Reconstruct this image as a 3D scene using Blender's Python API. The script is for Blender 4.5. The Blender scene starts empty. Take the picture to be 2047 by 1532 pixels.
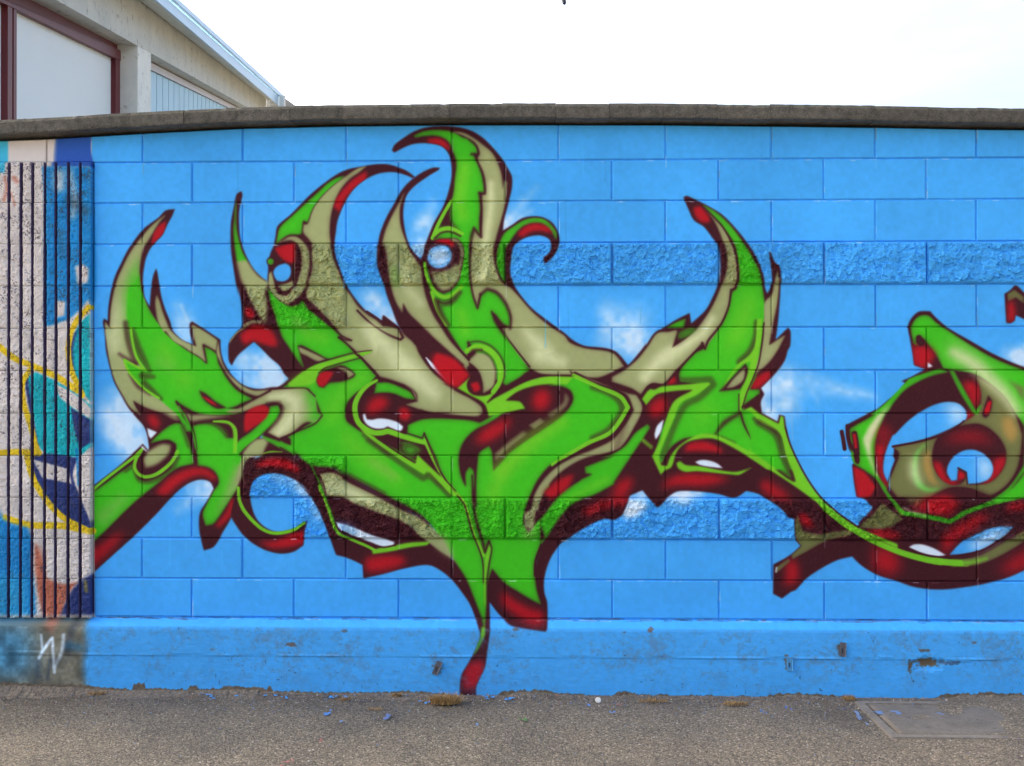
import bpy, bmesh, math, random
import numpy as np
from mathutils import Vector, noise

random.seed(7)
R = math.radians
scene = bpy.context.scene
col = scene.collection

# ------------------------------------------------------------------ camera, sky, sun, exposure
cam_d = bpy.data.cameras.new('camera')
cam = bpy.data.objects.new('camera', cam_d)
col.objects.link(cam)
cam.location = (-0.11242, -4.65433, 1.43194)
cam.rotation_mode = 'XYZ'
cam.rotation_euler = (R(90) + 0.004146, 0.000425, 0.022561)
cam_d.sensor_width = 36.0
cam_d.lens = 1990.0 / 2047.0 * 36.0
cam_d.clip_start = 0.05
cam_d.clip_end = 3000.0
scene.camera = cam

SUN_EL, SUN_AZ = R(30), R(-70)          # azimuth measured from +Y towards +X: behind the wall, to the left
world = bpy.data.worlds.new('World')
scene.world = world
world.use_nodes = True
wn = world.node_tree.nodes
sky = wn.new('ShaderNodeTexSky')
sky.sky_type = 'NISHITA'
sky.sun_disc = False
sky.sun_elevation = SUN_EL
sky.sun_rotation = SUN_AZ
sky.air_density = 1.0
sky.dust_density = 10.0
sky.ozone_density = 1.0
bg = wn['Background']
bg.inputs['Strength'].default_value = 0.13
# thin high cloud, the same all over the sky
wl = world.node_tree.links
wc = wn.new('ShaderNodeTexCoord'); wm = wn.new('ShaderNodeMapping'); wm.inputs['Scale'].default_value = (1.0, 1.0, 3.2)
wz = wn.new('ShaderNodeTexNoise'); wz.inputs['Scale'].default_value = 2.6; wz.inputs['Detail'].default_value = 6; wz.inputs['Roughness'].default_value = .55
wr = wn.new('ShaderNodeValToRGB'); wr.color_ramp.elements[0].position = .34; wr.color_ramp.elements[1].position = .70
wr.color_ramp.elements[0].color = (.86, .93, 1.0, 1); wr.color_ramp.elements[1].color = (1.20, 1.12, 1.05, 1)
wx = wn.new('ShaderNodeMix'); wx.data_type = 'RGBA'; wx.blend_type = 'MULTIPLY'; wx.inputs[0].default_value = 1.0
wl.new(wc.outputs['Generated'], wm.inputs['Vector']); wl.new(wm.outputs[0], wz.inputs['Vector']); wl.new(wz.outputs['Fac'], wr.inputs[0])
wl.new(sky.outputs['Color'], wx.inputs[6]); wl.new(wr.outputs[0], wx.inputs[7]); wl.new(wx.outputs[2], bg.inputs['Color'])

sun_d = bpy.data.lights.new('sun', 'SUN')
sun_d.energy = 3.0
sun_d.angle = R(0.6)
sun_d.color = (1.0, 0.94, 0.86)
sun = bpy.data.objects.new('sun', sun_d)
col.objects.link(sun)
sd = Vector((math.sin(SUN_AZ) * math.cos(SUN_EL), math.cos(SUN_AZ) * math.cos(SUN_EL), math.sin(SUN_EL)))
sun.rotation_mode = 'QUATERNION'
sun.rotation_quaternion = sd.to_track_quat('Z', 'Y')
sun.location = sd * 60

scene.view_settings.view_transform = 'Standard'
scene.view_settings.look = 'None'
scene.view_settings.gamma = 1.0
scene.view_settings.use_curve_mapping = False
scene.view_settings.exposure = 2.400

# ------------------------------------------------------------------ helpers
def link(o, parent=None):
    col.objects.link(o)
    if parent is not None:
        o.parent = parent
    return o

def thing(name, label, cat, loc=(0, 0, 0), group=None, kind=None):
    o = bpy.data.objects.new(name, None)
    o.empty_display_size = 0.1
    o.location = loc
    link(o)
    o['label'] = label
    o['category'] = cat
    if group: o['group'] = group
    if kind: o['kind'] = kind
    return o

def tag(o, label=None, cat=None, group=None, kind=None):
    if label: o['label'] = label
    if cat: o['category'] = cat
    if group: o['group'] = group
    if kind: o['kind'] = kind
    return o

def mesh_obj(name, verts, faces, mat, parent=None, smooth=False, origin=None):
    """one mesh object; its origin is put at `origin` (world), children stay where they are drawn"""
    me = bpy.data.meshes.new(name)
    o0 = Vector(origin) if origin is not None else Vector((0, 0, 0))
    me.from_pydata([tuple(Vector(v) - o0) for v in verts], [], faces)
    me.materials.append(mat)
    if smooth:
        me.polygons.foreach_set('use_smooth', [True] * len(me.polygons))
    me.update()
    o = bpy.data.objects.new(name, me)
    link(o, parent)
    po = parent.location if parent is not None else Vector((0, 0, 0))
    if parent is not None and parent.parent is not None:
        po = po + parent.parent.location
    o.location = o0 - po
    return o

def box_geo(x0, x1, y0, y1, z0, z1, V=None, F=None):
    V = [] if V is None else V
    F = [] if F is None else F
    b = len(V)
    V += [(x0, y0, z0), (x1, y0, z0), (x1, y1, z0), (x0, y1, z0), (x0, y0, z1), (x1, y0, z1), (x1, y1, z1), (x0, y1, z1)]
    F += [(b, b+1, b+5, b+4), (b+1, b+2, b+6, b+5), (b+2, b+3, b+7, b+6), (b+3, b, b+4, b+7), (b+4, b+5, b+6, b+7), (b+3, b+2, b+1, b)]
    return V, F

def fbm(x, y, z, octs=4):
    s = 0.0; a = 1.0; t = 0.0
    for _ in range(octs):
        s += a * noise.noise(Vector((x, y, z))); t += a
        x *= 2.03; y *= 2.03; z *= 2.03; a *= 0.5
    return s / t

# ------------------------------------------------------------------ the spray-can painting: outlines in millimetres on the wall plane
U0, U1, W0, W1 = -3.05, 2.55, -0.10, 2.85     # metres covered by the paint map (x and z)
PXM = 480.0                                  # map pixels per metre
TW, TH = int((U1 - U0) * PXM), int((W1 - W0) * PXM)
PAL = {'M': (64, 22, 30), 'R': (185, 20, 32), 'G': (64, 190, 28), 'L': (116, 200, 38), 'O': (160, 168, 112), 'Y': (212, 218, 165), 'W': (222, 238, 250), 'Q': (112, 116, 66), 'T': (175, 140, 72), 'H': (108, 205, 80), 'K': (218, 210, 204), 'C': (70, 190, 225), 'V': (48, 92, 180), 'U': (34, 138, 205), 'X': (70, 75, 80), 'F': (192, 112, 88), 'E': (30, 180, 190), 'N': (48, 62, 118), 'D': (226, 194, 42), 'Z': (112, 108, 92)}
MURAL = """s W 10:40:44 22 0.55|-1800,1807 -1768,1729 -1754,1679
s W 60:90:70 34 0.8|-2070,1333 -2032,1263 -1990,1171
s W 30:40 26 0.5|-2125,1286 -2069,1217
s W 40:70:60 26 0.8|-1485,1544 -1383,1498 -1332,1471
s W 20:46:40 24 0.8|-908,1852 -834,1783 -778,1742
s W 4:44:40 16 0.8|-589,2294 -631,2166 -649,2088
s W 6:20 12 0.35|-589,2308 -622,2226
s W 44:10:2 16 0.7|-254,2188 -194,2270 -103,2361
s W 30:6 12 0.5|-240,2201 -126,2256
s W 30:60:70 30 0.7|245,1747 320,1672 360,1632
s W 20:60 26 0.35|225,1798 360,1747
s W 20:70:90:60 24 0.9|975,1494 995,1464 1005,1394 995,1294
s W 60:34:14:3 20 0.75|1015,1474 1094,1464 1169,1444 1457,1387
s W 14:4 8 0.3|1086,1469 1082,1505
s W 14:4 8 0.3|1172,1455 1159,1500
s W 14:3 8 0.3|1186,1414 1204,1355
s W 26:46:30 14 0.9|-1721,986 -1686,963 -1651,935
s W 40:12 16 0.5|-1674,940 -1790,859
s W 20:30:20 12 0.8|-1315,1010 -1246,993 -1188,942
s W 14:16 12 0.45|-1159,907 -1130,827
s W 30:40:20 12 0.95|375,936 362,898 324,846
s W 16:24:16 12 0.95|528,930 591,930 655,937
s W 20:14 14 0.5|528,898 604,892
s W 20:60 22 0.8|2086,1579 2176,1561
s W 26:30 18 0.6|-879,1867 -824,1803
s W 8:3 4 0.35|-1777,1817 -1744,1738
s W 60:40 22 0.8|251,1642 374,1621
f M 1|-1213,1371 -977,1559 -601,1747 -366,1512 288,1500 358,1442 451,1395 845,1372 892,1303 1065,1071 1215,862 1030,908 845,954 474,976 339,929 148,835 -50,764 -132,671 -272,577 -436,669 -600,809 -835,926 -977,1043 -1213,1101 -1402,1089 -1378,1230
f M 0.9 @m1|-1808,2273 -1852,2265 -1885,2233 -1955,2181 -1998,2128 -2035,2072 -2063,2016 -2086,1970 -2102,1923 -2114,1868 -2123,1808 -2126,1752 -2127,1744 -2143,1757 -2149,1744 -2140,1679 -2135,1610 -2120,1541 -2108,1494 -2094,1453 -2061,1393 -2029,1337 -1991,1291 -1958,1254 -1944,1227 -1932,1176 -1925,1130 -1860,1125 -1720,1088 -1534,1089 -1488,1135 -1395,1204 -1368,1218 -1238,1195 -1237,1430 -1345,1432 -1396,1424 -1442,1428 -1488,1446 -1526,1478 -1558,1520 -1581,1568 -1590,1614 -1591,1656 -1651,1695 -1726,1743 -1736,1732 -1734,1684 -1721,1633 -1767,1652 -1800,1679 -1819,1702 -1828,1738 -1851,1794 -1870,1854 -1882,1923 -1889,1969 -1895,1993 -1909,1960 -1917,1918 -1922,1872 -1926,1812 -1949,1854 -1957,1900 -1959,1946 -1954,1993 -1945,2039 -1927,2080 -1903,2113 -1866,2152 -1843,2200 -1820,2242
f R 2.4 0.95 &m1|-1848,2216 -1864,2154 -1900,2120 -1921,2102 -1910,2154 -1884,2195
f O 0.8 @horn|-1850,2247 -1885,2223 -1927,2186 -1964,2144 -2001,2097 -2034,2043 -2057,1996 -2078,1950 -2092,1904 -2103,1854 -2112,1794 -2115,1738 -2117,1730 -2113,1707 -2138,1742 -2139,1698 -2133,1656 -2127,1610 -2114,1545 -2103,1499 -2086,1453 -2053,1393 -2023,1342 -1981,1305 -2000,1353 -2007,1373 -1967,1349 -1925,1330 -1860,1310 -1799,1296 -1767,1310 -1907,1494 -1954,1679 -1889,1715 -1963,1877 -1975,1969 -1971,2020 -1955,2090 -1927,2136 -1908,2168 -1885,2205
f G 9 0.95 &horn|-1968,2062 -2001,1997 -2024,1946 -2043,1877 -2047,1808 -2042,1738 -2033,1679 -1953,1541 -1767,1448 -1861,1702 -1889,1738 -1963,1877 -1975,1969
f Y 12 0.8 &horn|-2089,1854 -2071,1854 -2057,1794 -2061,1701 -2066,1679 -2070,1610 -2112,1564 -2122,1656 -2112,1726 -2103,1785
f O 4 0.9 &horn|-2126,1578 -2070,1587 -2051,1566 -2033,1513 -2000,1471 -1944,1416 -1860,1356 -1860,1310 -2000,1356 -2093,1448 -2117,1531
f G 1 @g1|-2001,1923 -1975,1969 -1970,1900 -1959,1863 -1945,1826 -1921,1784 -1889,1738 -1865,1706 -1861,1698 -1814,1651 -1767,1618 -1728,1592 -1693,1572 -1658,1543 -1653,1545 -1665,1621 -1637,1609 -1613,1590 -1602,1550 -1581,1507 -1544,1452 -1512,1418 -1474,1395 -1440,1377 -1488,1358 -1525,1340 -1565,1334 -1498,1326 -1488,1315 -1535,1305 -1627,1302 -1697,1310 -1744,1333 -1806,1371 -1781,1314 -1753,1273 -1727,1231 -1720,1171 -1725,1125 -1734,1158 -1748,1208 -1776,1268 -1799,1305 -1841,1342 -1879,1374 -1925,1407 -1963,1439 -2000,1471 -2028,1508 -2047,1554 -2051,1566 -1991,1531 -1949,1513 -1981,1554 -2000,1619 -2014,1679 -2028,1725 -2033,1748 -2033,1831 -2024,1900
s M 9:9:6 6 0.75|-2041,1735 -2031,1661 -2014,1596 -1991,1541
s M 4:9:9:3 7 0.75|-2007,1702 -1982,1619 -1954,1559 -1925,1508
s M 10:4 6 0.7|-1963,1487 -1907,1481
s M 3:9:6 5 0.75|-2023,1494 -1981,1439 -1925,1402
s M 8:3 5 0.75|-1953,1453 -1911,1416 -1869,1377
s M 5:8 5 0.7|-2070,1589 -2047,1573 -1991,1545
s L 5:5:5 1|-2017,1712 -2005,1633 -1988,1573 -1949,1513 -1988,1529 -2047,1561 -2030,1513 -2000,1474 -1953,1427 -1883,1381
s L 30 26 0.5|-1767,1471 -1758,1467
s L 26 22 0.45|-1860,1619 -1832,1568
s O 20 18 0.25|-1879,1550 -1832,1531
f O 0.8|-1893,1868 -1900,1840 -1897,1794 -1888,1747 -1861,1692 -1851,1698 -1814,1651 -1767,1623 -1726,1596 -1693,1577 -1661,1551 -1678,1633 -1671,1637 -1613,1604 -1605,1654 -1651,1686 -1721,1727 -1728,1720 -1719,1672 -1705,1625 -1728,1633 -1767,1650 -1800,1674 -1828,1702 -1847,1743 -1865,1789 -1882,1844
f O 0.8|-1610,1596 -1601,1650 -1594,1596 -1580,1545 -1553,1499 -1516,1462 -1479,1435 -1433,1417 -1359,1420 -1414,1392 -1442,1397 -1488,1418 -1526,1451 -1558,1492 -1581,1529 -1599,1566
f M 0.8|-1692,1418 -1660,1402 -1614,1365 -1560,1335 -1604,1331 -1646,1354 -1674,1381
f R 1.6|-1682,1395 -1637,1372 -1600,1342 -1632,1354 -1665,1379
f R 5.6 0.95 &m1|-1940,1304 -1901,1299 -1875,1263 -1891,1232 -1927,1257
f W 0.8|-1938,1240 -1891,1220 -1920,1189 -1930,1201
s O 2 0.8|-2000,1344 -1986,1323 -1974,1304
f O 2.5 0.9|-1772,1326 -1739,1305 -1674,1302 -1581,1297 -1535,1297 -1604,1288 -1674,1279 -1720,1271 -1739,1272
s M 3 2 0.9|-1799,1365 -1767,1305 -1739,1264 -1720,1208 -1705,1153 -1699,1089
f O 2 0.8|-1860,1310 -1799,1296 -1785,1275 -1813,1282
f M 0.9 @m2|-2214,950 -2163,991 -2070,1063 -1960,1163 -1942,1139 -1925,1127 -1930,1182 -1826,1217 -1477,1217 -1246,1125 -1246,1111 -1483,1111 -1489,964 -1516,923 -1515,883 -1541,814 -1575,756 -1622,681 -1668,664 -1685,733 -1691,779 -1686,842 -1651,900 -1622,955 -1639,986 -1680,997 -1721,989 -1767,963 -1825,911 -1883,847 -1999,732 -2116,627 -2203,549 -2213,581 -2213,719
f R 4.8 0.95 &m2|-1901,933 -1849,991 -1784,1033 -1718,1053 -1653,1046 -1601,1004 -1621,991 -1673,1017 -1718,1011 -1783,978 -1848,920
f R 7.2 0.95 &m2|-2229,660 -2164,686 -2086,738 -2047,745 -2079,700 -2203,576 -2229,596
f R 4 0.95 &m2|-1535,914 -1515,901 -1544,824 -1596,772 -1616,779 -1570,837
f G 0.9 @arm|-2203,932 -2146,971 -2076,1023 -2009,1069 -2000,1037 -1983,1009 -1953,991 -1884,1012 -1826,1052 -1791,1107 -1779,1147 -1727,1125 -1718,1074 -1779,1060 -1831,1029 -1884,983 -1942,937 -1982,905 -2058,834 -2145,748 -2209,690
f G 0.9 @loop|-1918,1173 -1883,1210 -1832,1250 -1799,1262 -1776,1257 -1757,1222 -1739,1176 -1727,1125 -1728,1119 -1721,1073 -1802,1055 -1825,1049 -1808,1096 -1800,1153 -1832,1182 -1884,1179 -1919,1170
s M 9:7 6 0.45|-1767,1245 -1739,1158
f G 0.9 @leg|-1698,1114 -1710,1188 -1512,1194 -1506,1116 -1490,1108 -1499,981 -1535,918 -1622,791 -1659,781 -1673,837 -1651,888 -1616,952 -1598,981 -1611,1027 -1645,1054 -1698,1065
f O 8 0.85 &leg|-1506,1079 -1483,1067 -1500,964 -1541,912 -1622,814 -1564,935 -1541,998
f M 0.9|-1971,1040 -1974,1095 -1936,1136 -1884,1175 -1832,1182 -1800,1165 -1805,1119 -1843,1069 -1901,1041
f O 2|-1947,1052 -1955,1095 -1919,1139 -1861,1166 -1826,1160 -1831,1127 -1866,1087 -1907,1062
s M 6:8:6 6 0.8|-1997,1046 -1977,1000 -1942,989 -1884,1009 -1825,1049 -1794,1101
s M 7:4 5 0.6|-2041,1040 -2000,1066
s L 6:6:6 1|-2195,949 -2146,991 -2058,1059 -2000,1104 -1961,1140
s L 7:7:8:7 1|-1968,1130 -1991,1095 -1999,1055 -1981,1023 -1953,1010 -1907,1017 -1860,1045 -1817,1087 -1794,1130
s M 2.5 1 0.9|-1959,1118 -1971,1101 -1983,1072 -1976,1046
s O 30:20 16 0.35 &arm|-2145,823 -2058,905
f W 0.9|-1967,1150 -1957,1161 -1932,1138 -1929,1125 -1943,1130
s M 4 1.5 0.7|-1959,1160 -1934,1132
f G 0.9 @sq|-1720,1250 -1683,1258 -1637,1255 -1599,1232 -1567,1195 -1553,1153 -1539,1119 -1557,1080 -1697,1079 -1701,1125 -1709,1181
s L 16:22 22 0.6 &sq|-1637,1195 -1613,1162
f L 0.8|-1625,1271 -1586,1275 -1544,1266 -1521,1250 -1512,1232 -1512,1172 -1518,1117 -1531,1121 -1529,1195 -1534,1236 -1548,1255 -1590,1265
f G 0.9 @dg|-1354,1342 -1317,1347 -1305,1319 -1331,1271 -1395,1211 -1465,1156 -1511,1107 -1483,1096 -1512,1067 -1529,1119 -1516,1121 -1509,1172 -1442,1225 -1395,1271 -1365,1315
f M 0.9 @m3|-1492,2355 -1513,2343 -1530,2268 -1541,2211 -1543,2119 -1539,2064 -1529,1995 -1518,1925 -1506,1861 -1511,1913 -1495,1844 -1488,1775 -1488,1720 -1509,1697 -1546,1651 -1553,1627 -1550,1554 -1537,1534 -1513,1577 -1472,1614 -1432,1646 -1397,1614 -1351,1568 -1309,1531 -1291,1498 -1267,1472 -1295,1447 -1328,1427 -1267,1360 -990,1361 -852,1485 -921,1563 -953,1590 -1175,1821 -1314,1918 -1370,1918 -1371,1932 -1394,1948 -1431,1985 -1459,2031 -1482,2082 -1497,2133 -1503,2202 -1502,2267 -1487,2338
f M 0.9 @m3b|-673,2418 -710,2446 -752,2464 -803,2478 -858,2478 -922,2468 -992,2454 -1038,2433 -1107,2385 -1153,2348 -1200,2303 -1255,2247 -1322,2187 -1330,2142 -1338,2100 -1351,2049 -1368,2031 -1364,1999 -1368,1939 -1366,1879 -1370,1913 -1314,1701 -1175,1498 -990,1361 -852,1480 -667,1370 -648,1453 -648,1636 -714,1673 -751,1714 -778,1737 -820,1770 -824,1737 -852,1756 -898,1786 -944,1836 -991,1903 -1000,1924 -1019,1975 -1042,2039 -1051,2109 -1046,2155 -1038,2210 -1019,2265 -996,2311 -969,2352 -932,2389 -876,2423 -830,2438 -761,2440 -715,2427 -680,2412
f R 2.8 0.95 &m3b|-899,2448 -966,2407 -1018,2353 -1049,2312 -1054,2276 -1028,2255 -1008,2302 -966,2358 -904,2407
f G 0.8|-1001,2424 -1038,2416 -1084,2389 -1130,2347 -1177,2306 -1246,2242 -1310,2182 -1320,2142 -1328,2105 -1301,2127 -1264,2147 -1232,2147 -1208,2154 -1202,2206 -1199,2216 -1179,2208 -1153,2275 -1116,2325 -1070,2371 -1019,2410
f O 0.9 @oh|-899,2472 -946,2457 -996,2424 -1019,2408 -1066,2371 -1112,2325 -1149,2275 -1176,2203 -1185,2196 -1196,2199 -1199,2160 -1172,2127 -1153,2090 -1160,2063 -1153,1994 -1171,1938 -1185,1879 -1175,1846 -1148,1821 -1083,1756 -1037,1701 -995,1641 -949,1600 -921,1567 -852,1498 -783,1466 -714,1439 -686,1416 -663,1365 -718,1352 -648,1324 -648,1577 -668,1636 -714,1678 -760,1707 -834,1728 -852,1744 -898,1774 -944,1816 -977,1866 -1000,1894 -1005,1911 -1028,1970 -1051,2026 -1065,2086 -1074,2155 -1072,2210 -1063,2265 -1047,2316 -1019,2366 -978,2412 -932,2444
s Y 20:30:26:20 16 0.6 &oh|-898,1701 -829,1613 -737,1498 -648,1393
s Y 10:16 14 0.5 &oh|-691,1521 -648,1476
s M 4:4:5:5 1 0.95|-944,1792 -898,1747 -843,1705 -787,1673 -741,1655 -728,1666 -744,1694
s M 5:4 1 0.95|-898,1786 -852,1756 -824,1737 -778,1728 -746,1705
f M 0.8|-824,1770 -806,1756 -746,1712 -806,1719 -834,1714
s O 5:6:4 1|-884,1756 -843,1724 -806,1698 -755,1678
f O 1|-1320,2109 -1283,2137 -1237,2143 -1199,2117 -1167,2072 -1165,2008 -1176,1934 -1199,1879 -1245,1833 -1282,1819 -1319,1833 -1347,1879 -1361,1911 -1357,1971 -1338,1925 -1319,1870 -1273,1860 -1232,1911 -1209,1980 -1204,2040 -1223,2100 -1255,2123 -1292,2118
s M 4 2.5 0.8|-1301,2122 -1264,2145 -1223,2143 -1190,2117 -1165,2072 -1160,2017 -1167,1948 -1185,1879
s M 3 3 0.75|-1328,1853 -1296,1828 -1263,1812 -1222,1835 -1199,1858
f M 0.9 @eye2|-1344,2084 -1301,2112 -1255,2116 -1227,2104 -1213,2063 -1206,2026 -1218,1971 -1236,1925 -1264,1879 -1301,1870 -1329,1902 -1343,1948 -1362,1999
f R 2.8 0.95 &eye2|-1300,2083 -1269,2101 -1241,2111 -1240,2046 -1259,2039 -1295,2062
f O 1|-1320,1911 -1283,1919 -1245,1934 -1245,1911 -1273,1881 -1296,1886
f O 1|-1360,1967 -1350,1978 -1338,1930 -1329,1888 -1315,1860 -1338,1870 -1357,1911
f B 0.9|-1340,1978 -1320,2003 -1283,2015 -1263,2002 -1257,1971 -1269,1942 -1296,1929 -1324,1933 -1336,1953
s M 17 2|-1352,2024
s G 12 1|-1353,2023
s O 2 0.8 0.8|-1243,2104 -1242,1934
f G 1.3|-1516,2322 -1522,2267 -1524,2230 -1529,2175 -1526,2119 -1519,2064 -1512,2018 -1477,2013 -1461,2022 -1486,2068 -1504,2124 -1516,2193
f O 2.5|-1514,2022 -1505,1981 -1491,1930 -1477,1907 -1439,1826 -1407,1770 -1374,1729 -1365,1798 -1370,1867 -1365,1927 -1371,1930 -1408,1953 -1440,1990 -1466,2027 -1487,2029
f M 1.2 @w1|-1487,1881 -1471,1883 -1439,1821 -1407,1761 -1393,1729 -1407,1724 -1458,1745 -1476,1770
f R 3.2 0.95 &w1|-1470,1805 -1444,1805 -1423,1774 -1433,1754 -1464,1759
s O 6 2 0.9|-1476,1720 -1439,1738 -1398,1738
s M 5:6 2.5 0.7|-1370,1876 -1351,1807 -1333,1738 -1314,1687
f R 5.6 0.95 &m3|-1495,1664 -1458,1705 -1396,1715 -1344,1684 -1318,1628 -1365,1638 -1432,1664 -1469,1643
s O 3:2 1 0.8|-1546,1646 -1518,1683 -1481,1710 -1453,1724
f G 0.9 @neck|-1363,1897 -1354,1844 -1333,1775 -1314,1715 -1296,1664 -1268,1623 -1235,1572 -1197,1524 -1226,1627 -1208,1630 -1129,1590 -1078,1565 -1013,1572 -956,1590 -995,1641 -1032,1671 -1018,1678 -1055,1708 -1106,1752 -1175,1807 -1203,1841 -1217,1821 -1249,1811 -1291,1825 -1328,1853
s L 20 16 0.5 &neck|-1175,1678 -1106,1664
s O 14 14 0.4 &neck|-1231,1738 -1198,1719
s M 4 1 0.9|-1175,1807 -1129,1770 -1060,1712 -1018,1673 -972,1652 -1009,1657 -1032,1666
s M 4 1 0.9|-1032,1666 -995,1636 -953,1595
f O 1|-1221,1623 -1147,1590 -1092,1563 -1129,1554 -1184,1581 -1212,1595
f M 0.9 @m4|-1489,923 -1486,1010 -1460,1073 -1419,1099 -1361,1111 -1304,1111 -1246,1108 -1176,1094 -1086,1070 -1002,1023 -900,957 -696,851 -589,756 -499,625 -338,626 -106,603 -97,662 -58,728 -15,782 11,705 -34,640 -59,576 -69,519 -66,468 -54,429 -54,314 -63,297 -61,300 -159,313 -231,328 -278,370 -323,427 -320,317 -318,310 -332,201 -344,130 -363,90 -383,42 -383,-9 -411,-17 -459,-10 -459,50 -451,97 -419,153 -379,233 -364,288 -374,318 -386,346 -415,417 -451,471 -493,524 -547,571 -607,599 -726,582 -816,558 -915,535 -918,599 -984,629 -1044,645 -1062,694 -1080,748 -1110,825 -1158,915 -1200,963 -1236,998 -1159,930 -1217,987 -1275,1016 -1332,1029 -1390,1020 -1434,987 -1449,935 -1451,912
f R 4 0.95 &m4|-1419,1074 -1354,1097 -1270,1091 -1212,1055 -1218,1030 -1276,1049 -1354,1062 -1412,1058
f R 6.4 0.95 &m4|-903,632 -816,645 -729,639 -709,613 -762,586 -883,565 -910,585
f R 6.4 0.95 &m4|-265,481 -211,441 -138,401 -71,382 -71,329 -138,335 -211,374 -265,427
f R 5.6 0.95 &m4|-421,151 -350,169 -350,107 -386,36 -439,27 -444,89
f W 1|-1044,801 -978,784 -876,743 -792,714 -767,706 -774,692 -822,685 -876,704 -966,739 -1026,771
f B 8 0.6|-1044,801 -978,784 -936,754 -966,739 -1026,771
f G 0.8|-359,318 -340,313 -342,288 -366,233 -395,186 -379,233 -362,276
f L 0.8|-351,322 -344,322 -342,291 -354,255 -360,291
f G 0.9 @g2|-1295,1432 -1230,1471 -1189,1512 -1147,1538 -1060,1563 -953,1590 -926,1567 -889,1531 -847,1482 -889,1448 -953,1402 -995,1351 -999,1287 -993,1271 -892,1202 -799,1170 -707,1216 -707,1255 -638,1280 -524,1284 -409,1275 -367,1265 -357,1270 -264,1322 66,1482 169,1446 302,1384 323,1333 282,1281 220,1214 143,1173 66,1132 -37,1070 -99,997 -140,910 -148,888 -166,805 -142,751 -15,912 -85,909 -47,986 -15,805 -64,728 -97,662 -109,603 -111,544 -100,472 -83,418 -130,441 -189,477 -255,519 -311,584 -335,513 -338,424 -345,313 -368,376 -398,453 -433,536 -487,619 -541,696 -589,780 -637,827 -726,880 -816,922 -900,969 -1002,1017 -1056,1053 -1158,1067 -1236,1124 -1261,1137 -1307,1169 -1307,1178 -1238,1215 -1109,1298 -1146,1390 -1174,1427 -1308,1432
s G 3:4:4 1|-1161,1070 -1122,987 -1092,915 -1056,814 -1038,760
s L 30:40 30 0.5 &g2|-1030,1372 -1058,1308
s L 30:40:30 26 0.5 &g2|-984,1188 -892,1101 -753,1014
s O 10:14 16 0.35 &g2|-868,1078 -776,1019
s L 30 24 0.5 &g2|-915,1478 -975,1436
s M 3:6:6 4 0.8|-1056,1056 -984,1014 -900,966 -816,919 -720,874 -637,824
s M 6 5 0.5|-984,1020 -816,934
s M 3.5 1.2 0.9|-637,824 -607,797
f O 0.9 @arch|-1567,1321 -1511,1330 -1442,1365 -1349,1413 -1346,1421 -1267,1426 -1184,1423 -1147,1394 -1129,1314 -1105,1296 -1133,1268 -1184,1268 -1252,1218 -1307,1190 -1310,1193 -1368,1220 -1303,1310 -1296,1347 -1326,1362 -1372,1356 -1442,1331 -1497,1314 -1535,1308
f G 10 0.95 &arch|-1175,1429 -1082,1429 -1082,1259 -1184,1259 -1166,1337 -1193,1379
s Y 12:26:26:22 14 0.9 &arch|-1351,1388 -1277,1388 -1235,1365 -1235,1314 -1272,1268 -1317,1214
s M 3 1 0.9|-1342,1422 -1267,1428 -1184,1427 -1166,1411 -1143,1390
s M 3 1.2 0.9|-1307,1190 -1252,1215 -1192,1238 -1136,1266 -1109,1299
s M 5:6:6:4 5 0.7|-1368,1354 -1312,1359 -1296,1333 -1312,1287 -1377,1216
f M 0.8|-1310,1195 -1280,1204 -1257,1188 -1256,1158 -1284,1167 -1310,1185
f R 2.4 0.95|-1473,1312 -1434,1338 -1382,1348 -1358,1332 -1371,1292 -1423,1250 -1475,1217 -1478,1260
f O 3|-1418,1190 -1365,1176 -1400,1117 -1483,1120
f G 0.9|-1400,1211 -1384,1202 -1312,1177 -1242,1149 -1243,1133 -1233,1110 -1261,1123 -1307,1158 -1261,1119 -1326,1156 -1386,1191
s L 1:4:2 1 0.9|-1404,1114 -1358,1128 -1298,1128
s M 3 1 0.9|-1307,1149 -1256,1119
f L 1.2|-1203,1505 -1152,1533 -1060,1562 -953,1589 -877,1604 -870,1600 -907,1583 -990,1559 -1060,1536 -1106,1513 -1129,1494 -1133,1462 -1175,1443 -1267,1434 -1272,1448
f L 8 0.7|-1267,1457 -1138,1508 -1129,1462 -1175,1439 -1258,1439
s M 3:3:2 1.2 0.85|-1194,1513 -1152,1538 -1060,1567 -949,1596 -875,1605
s M 3:2 1.2 0.85|-1124,1498 -1101,1519 -1060,1533 -990,1553 -921,1570
f M 0.9 @mo|-1136,1462 -1129,1485 -1110,1505 -1073,1521 -1018,1535 -976,1515 -951,1492 -962,1478 -1013,1459 -1078,1450 -1101,1429 -1124,1434
f O 1|-1041,1524 -1013,1524 -976,1508 -958,1492 -986,1475 -995,1498
f R 2.4 0.95 &mo|-1137,1466 -1122,1497 -1091,1507 -1054,1502 -1080,1460 -1101,1435 -1127,1435
f O 12 0.5|-1175,1360 -1221,1383 -1230,1314 -1175,1278
s M 4 1 0.9|-953,1590 -921,1563 -884,1521 -843,1480 -783,1457 -723,1439
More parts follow.
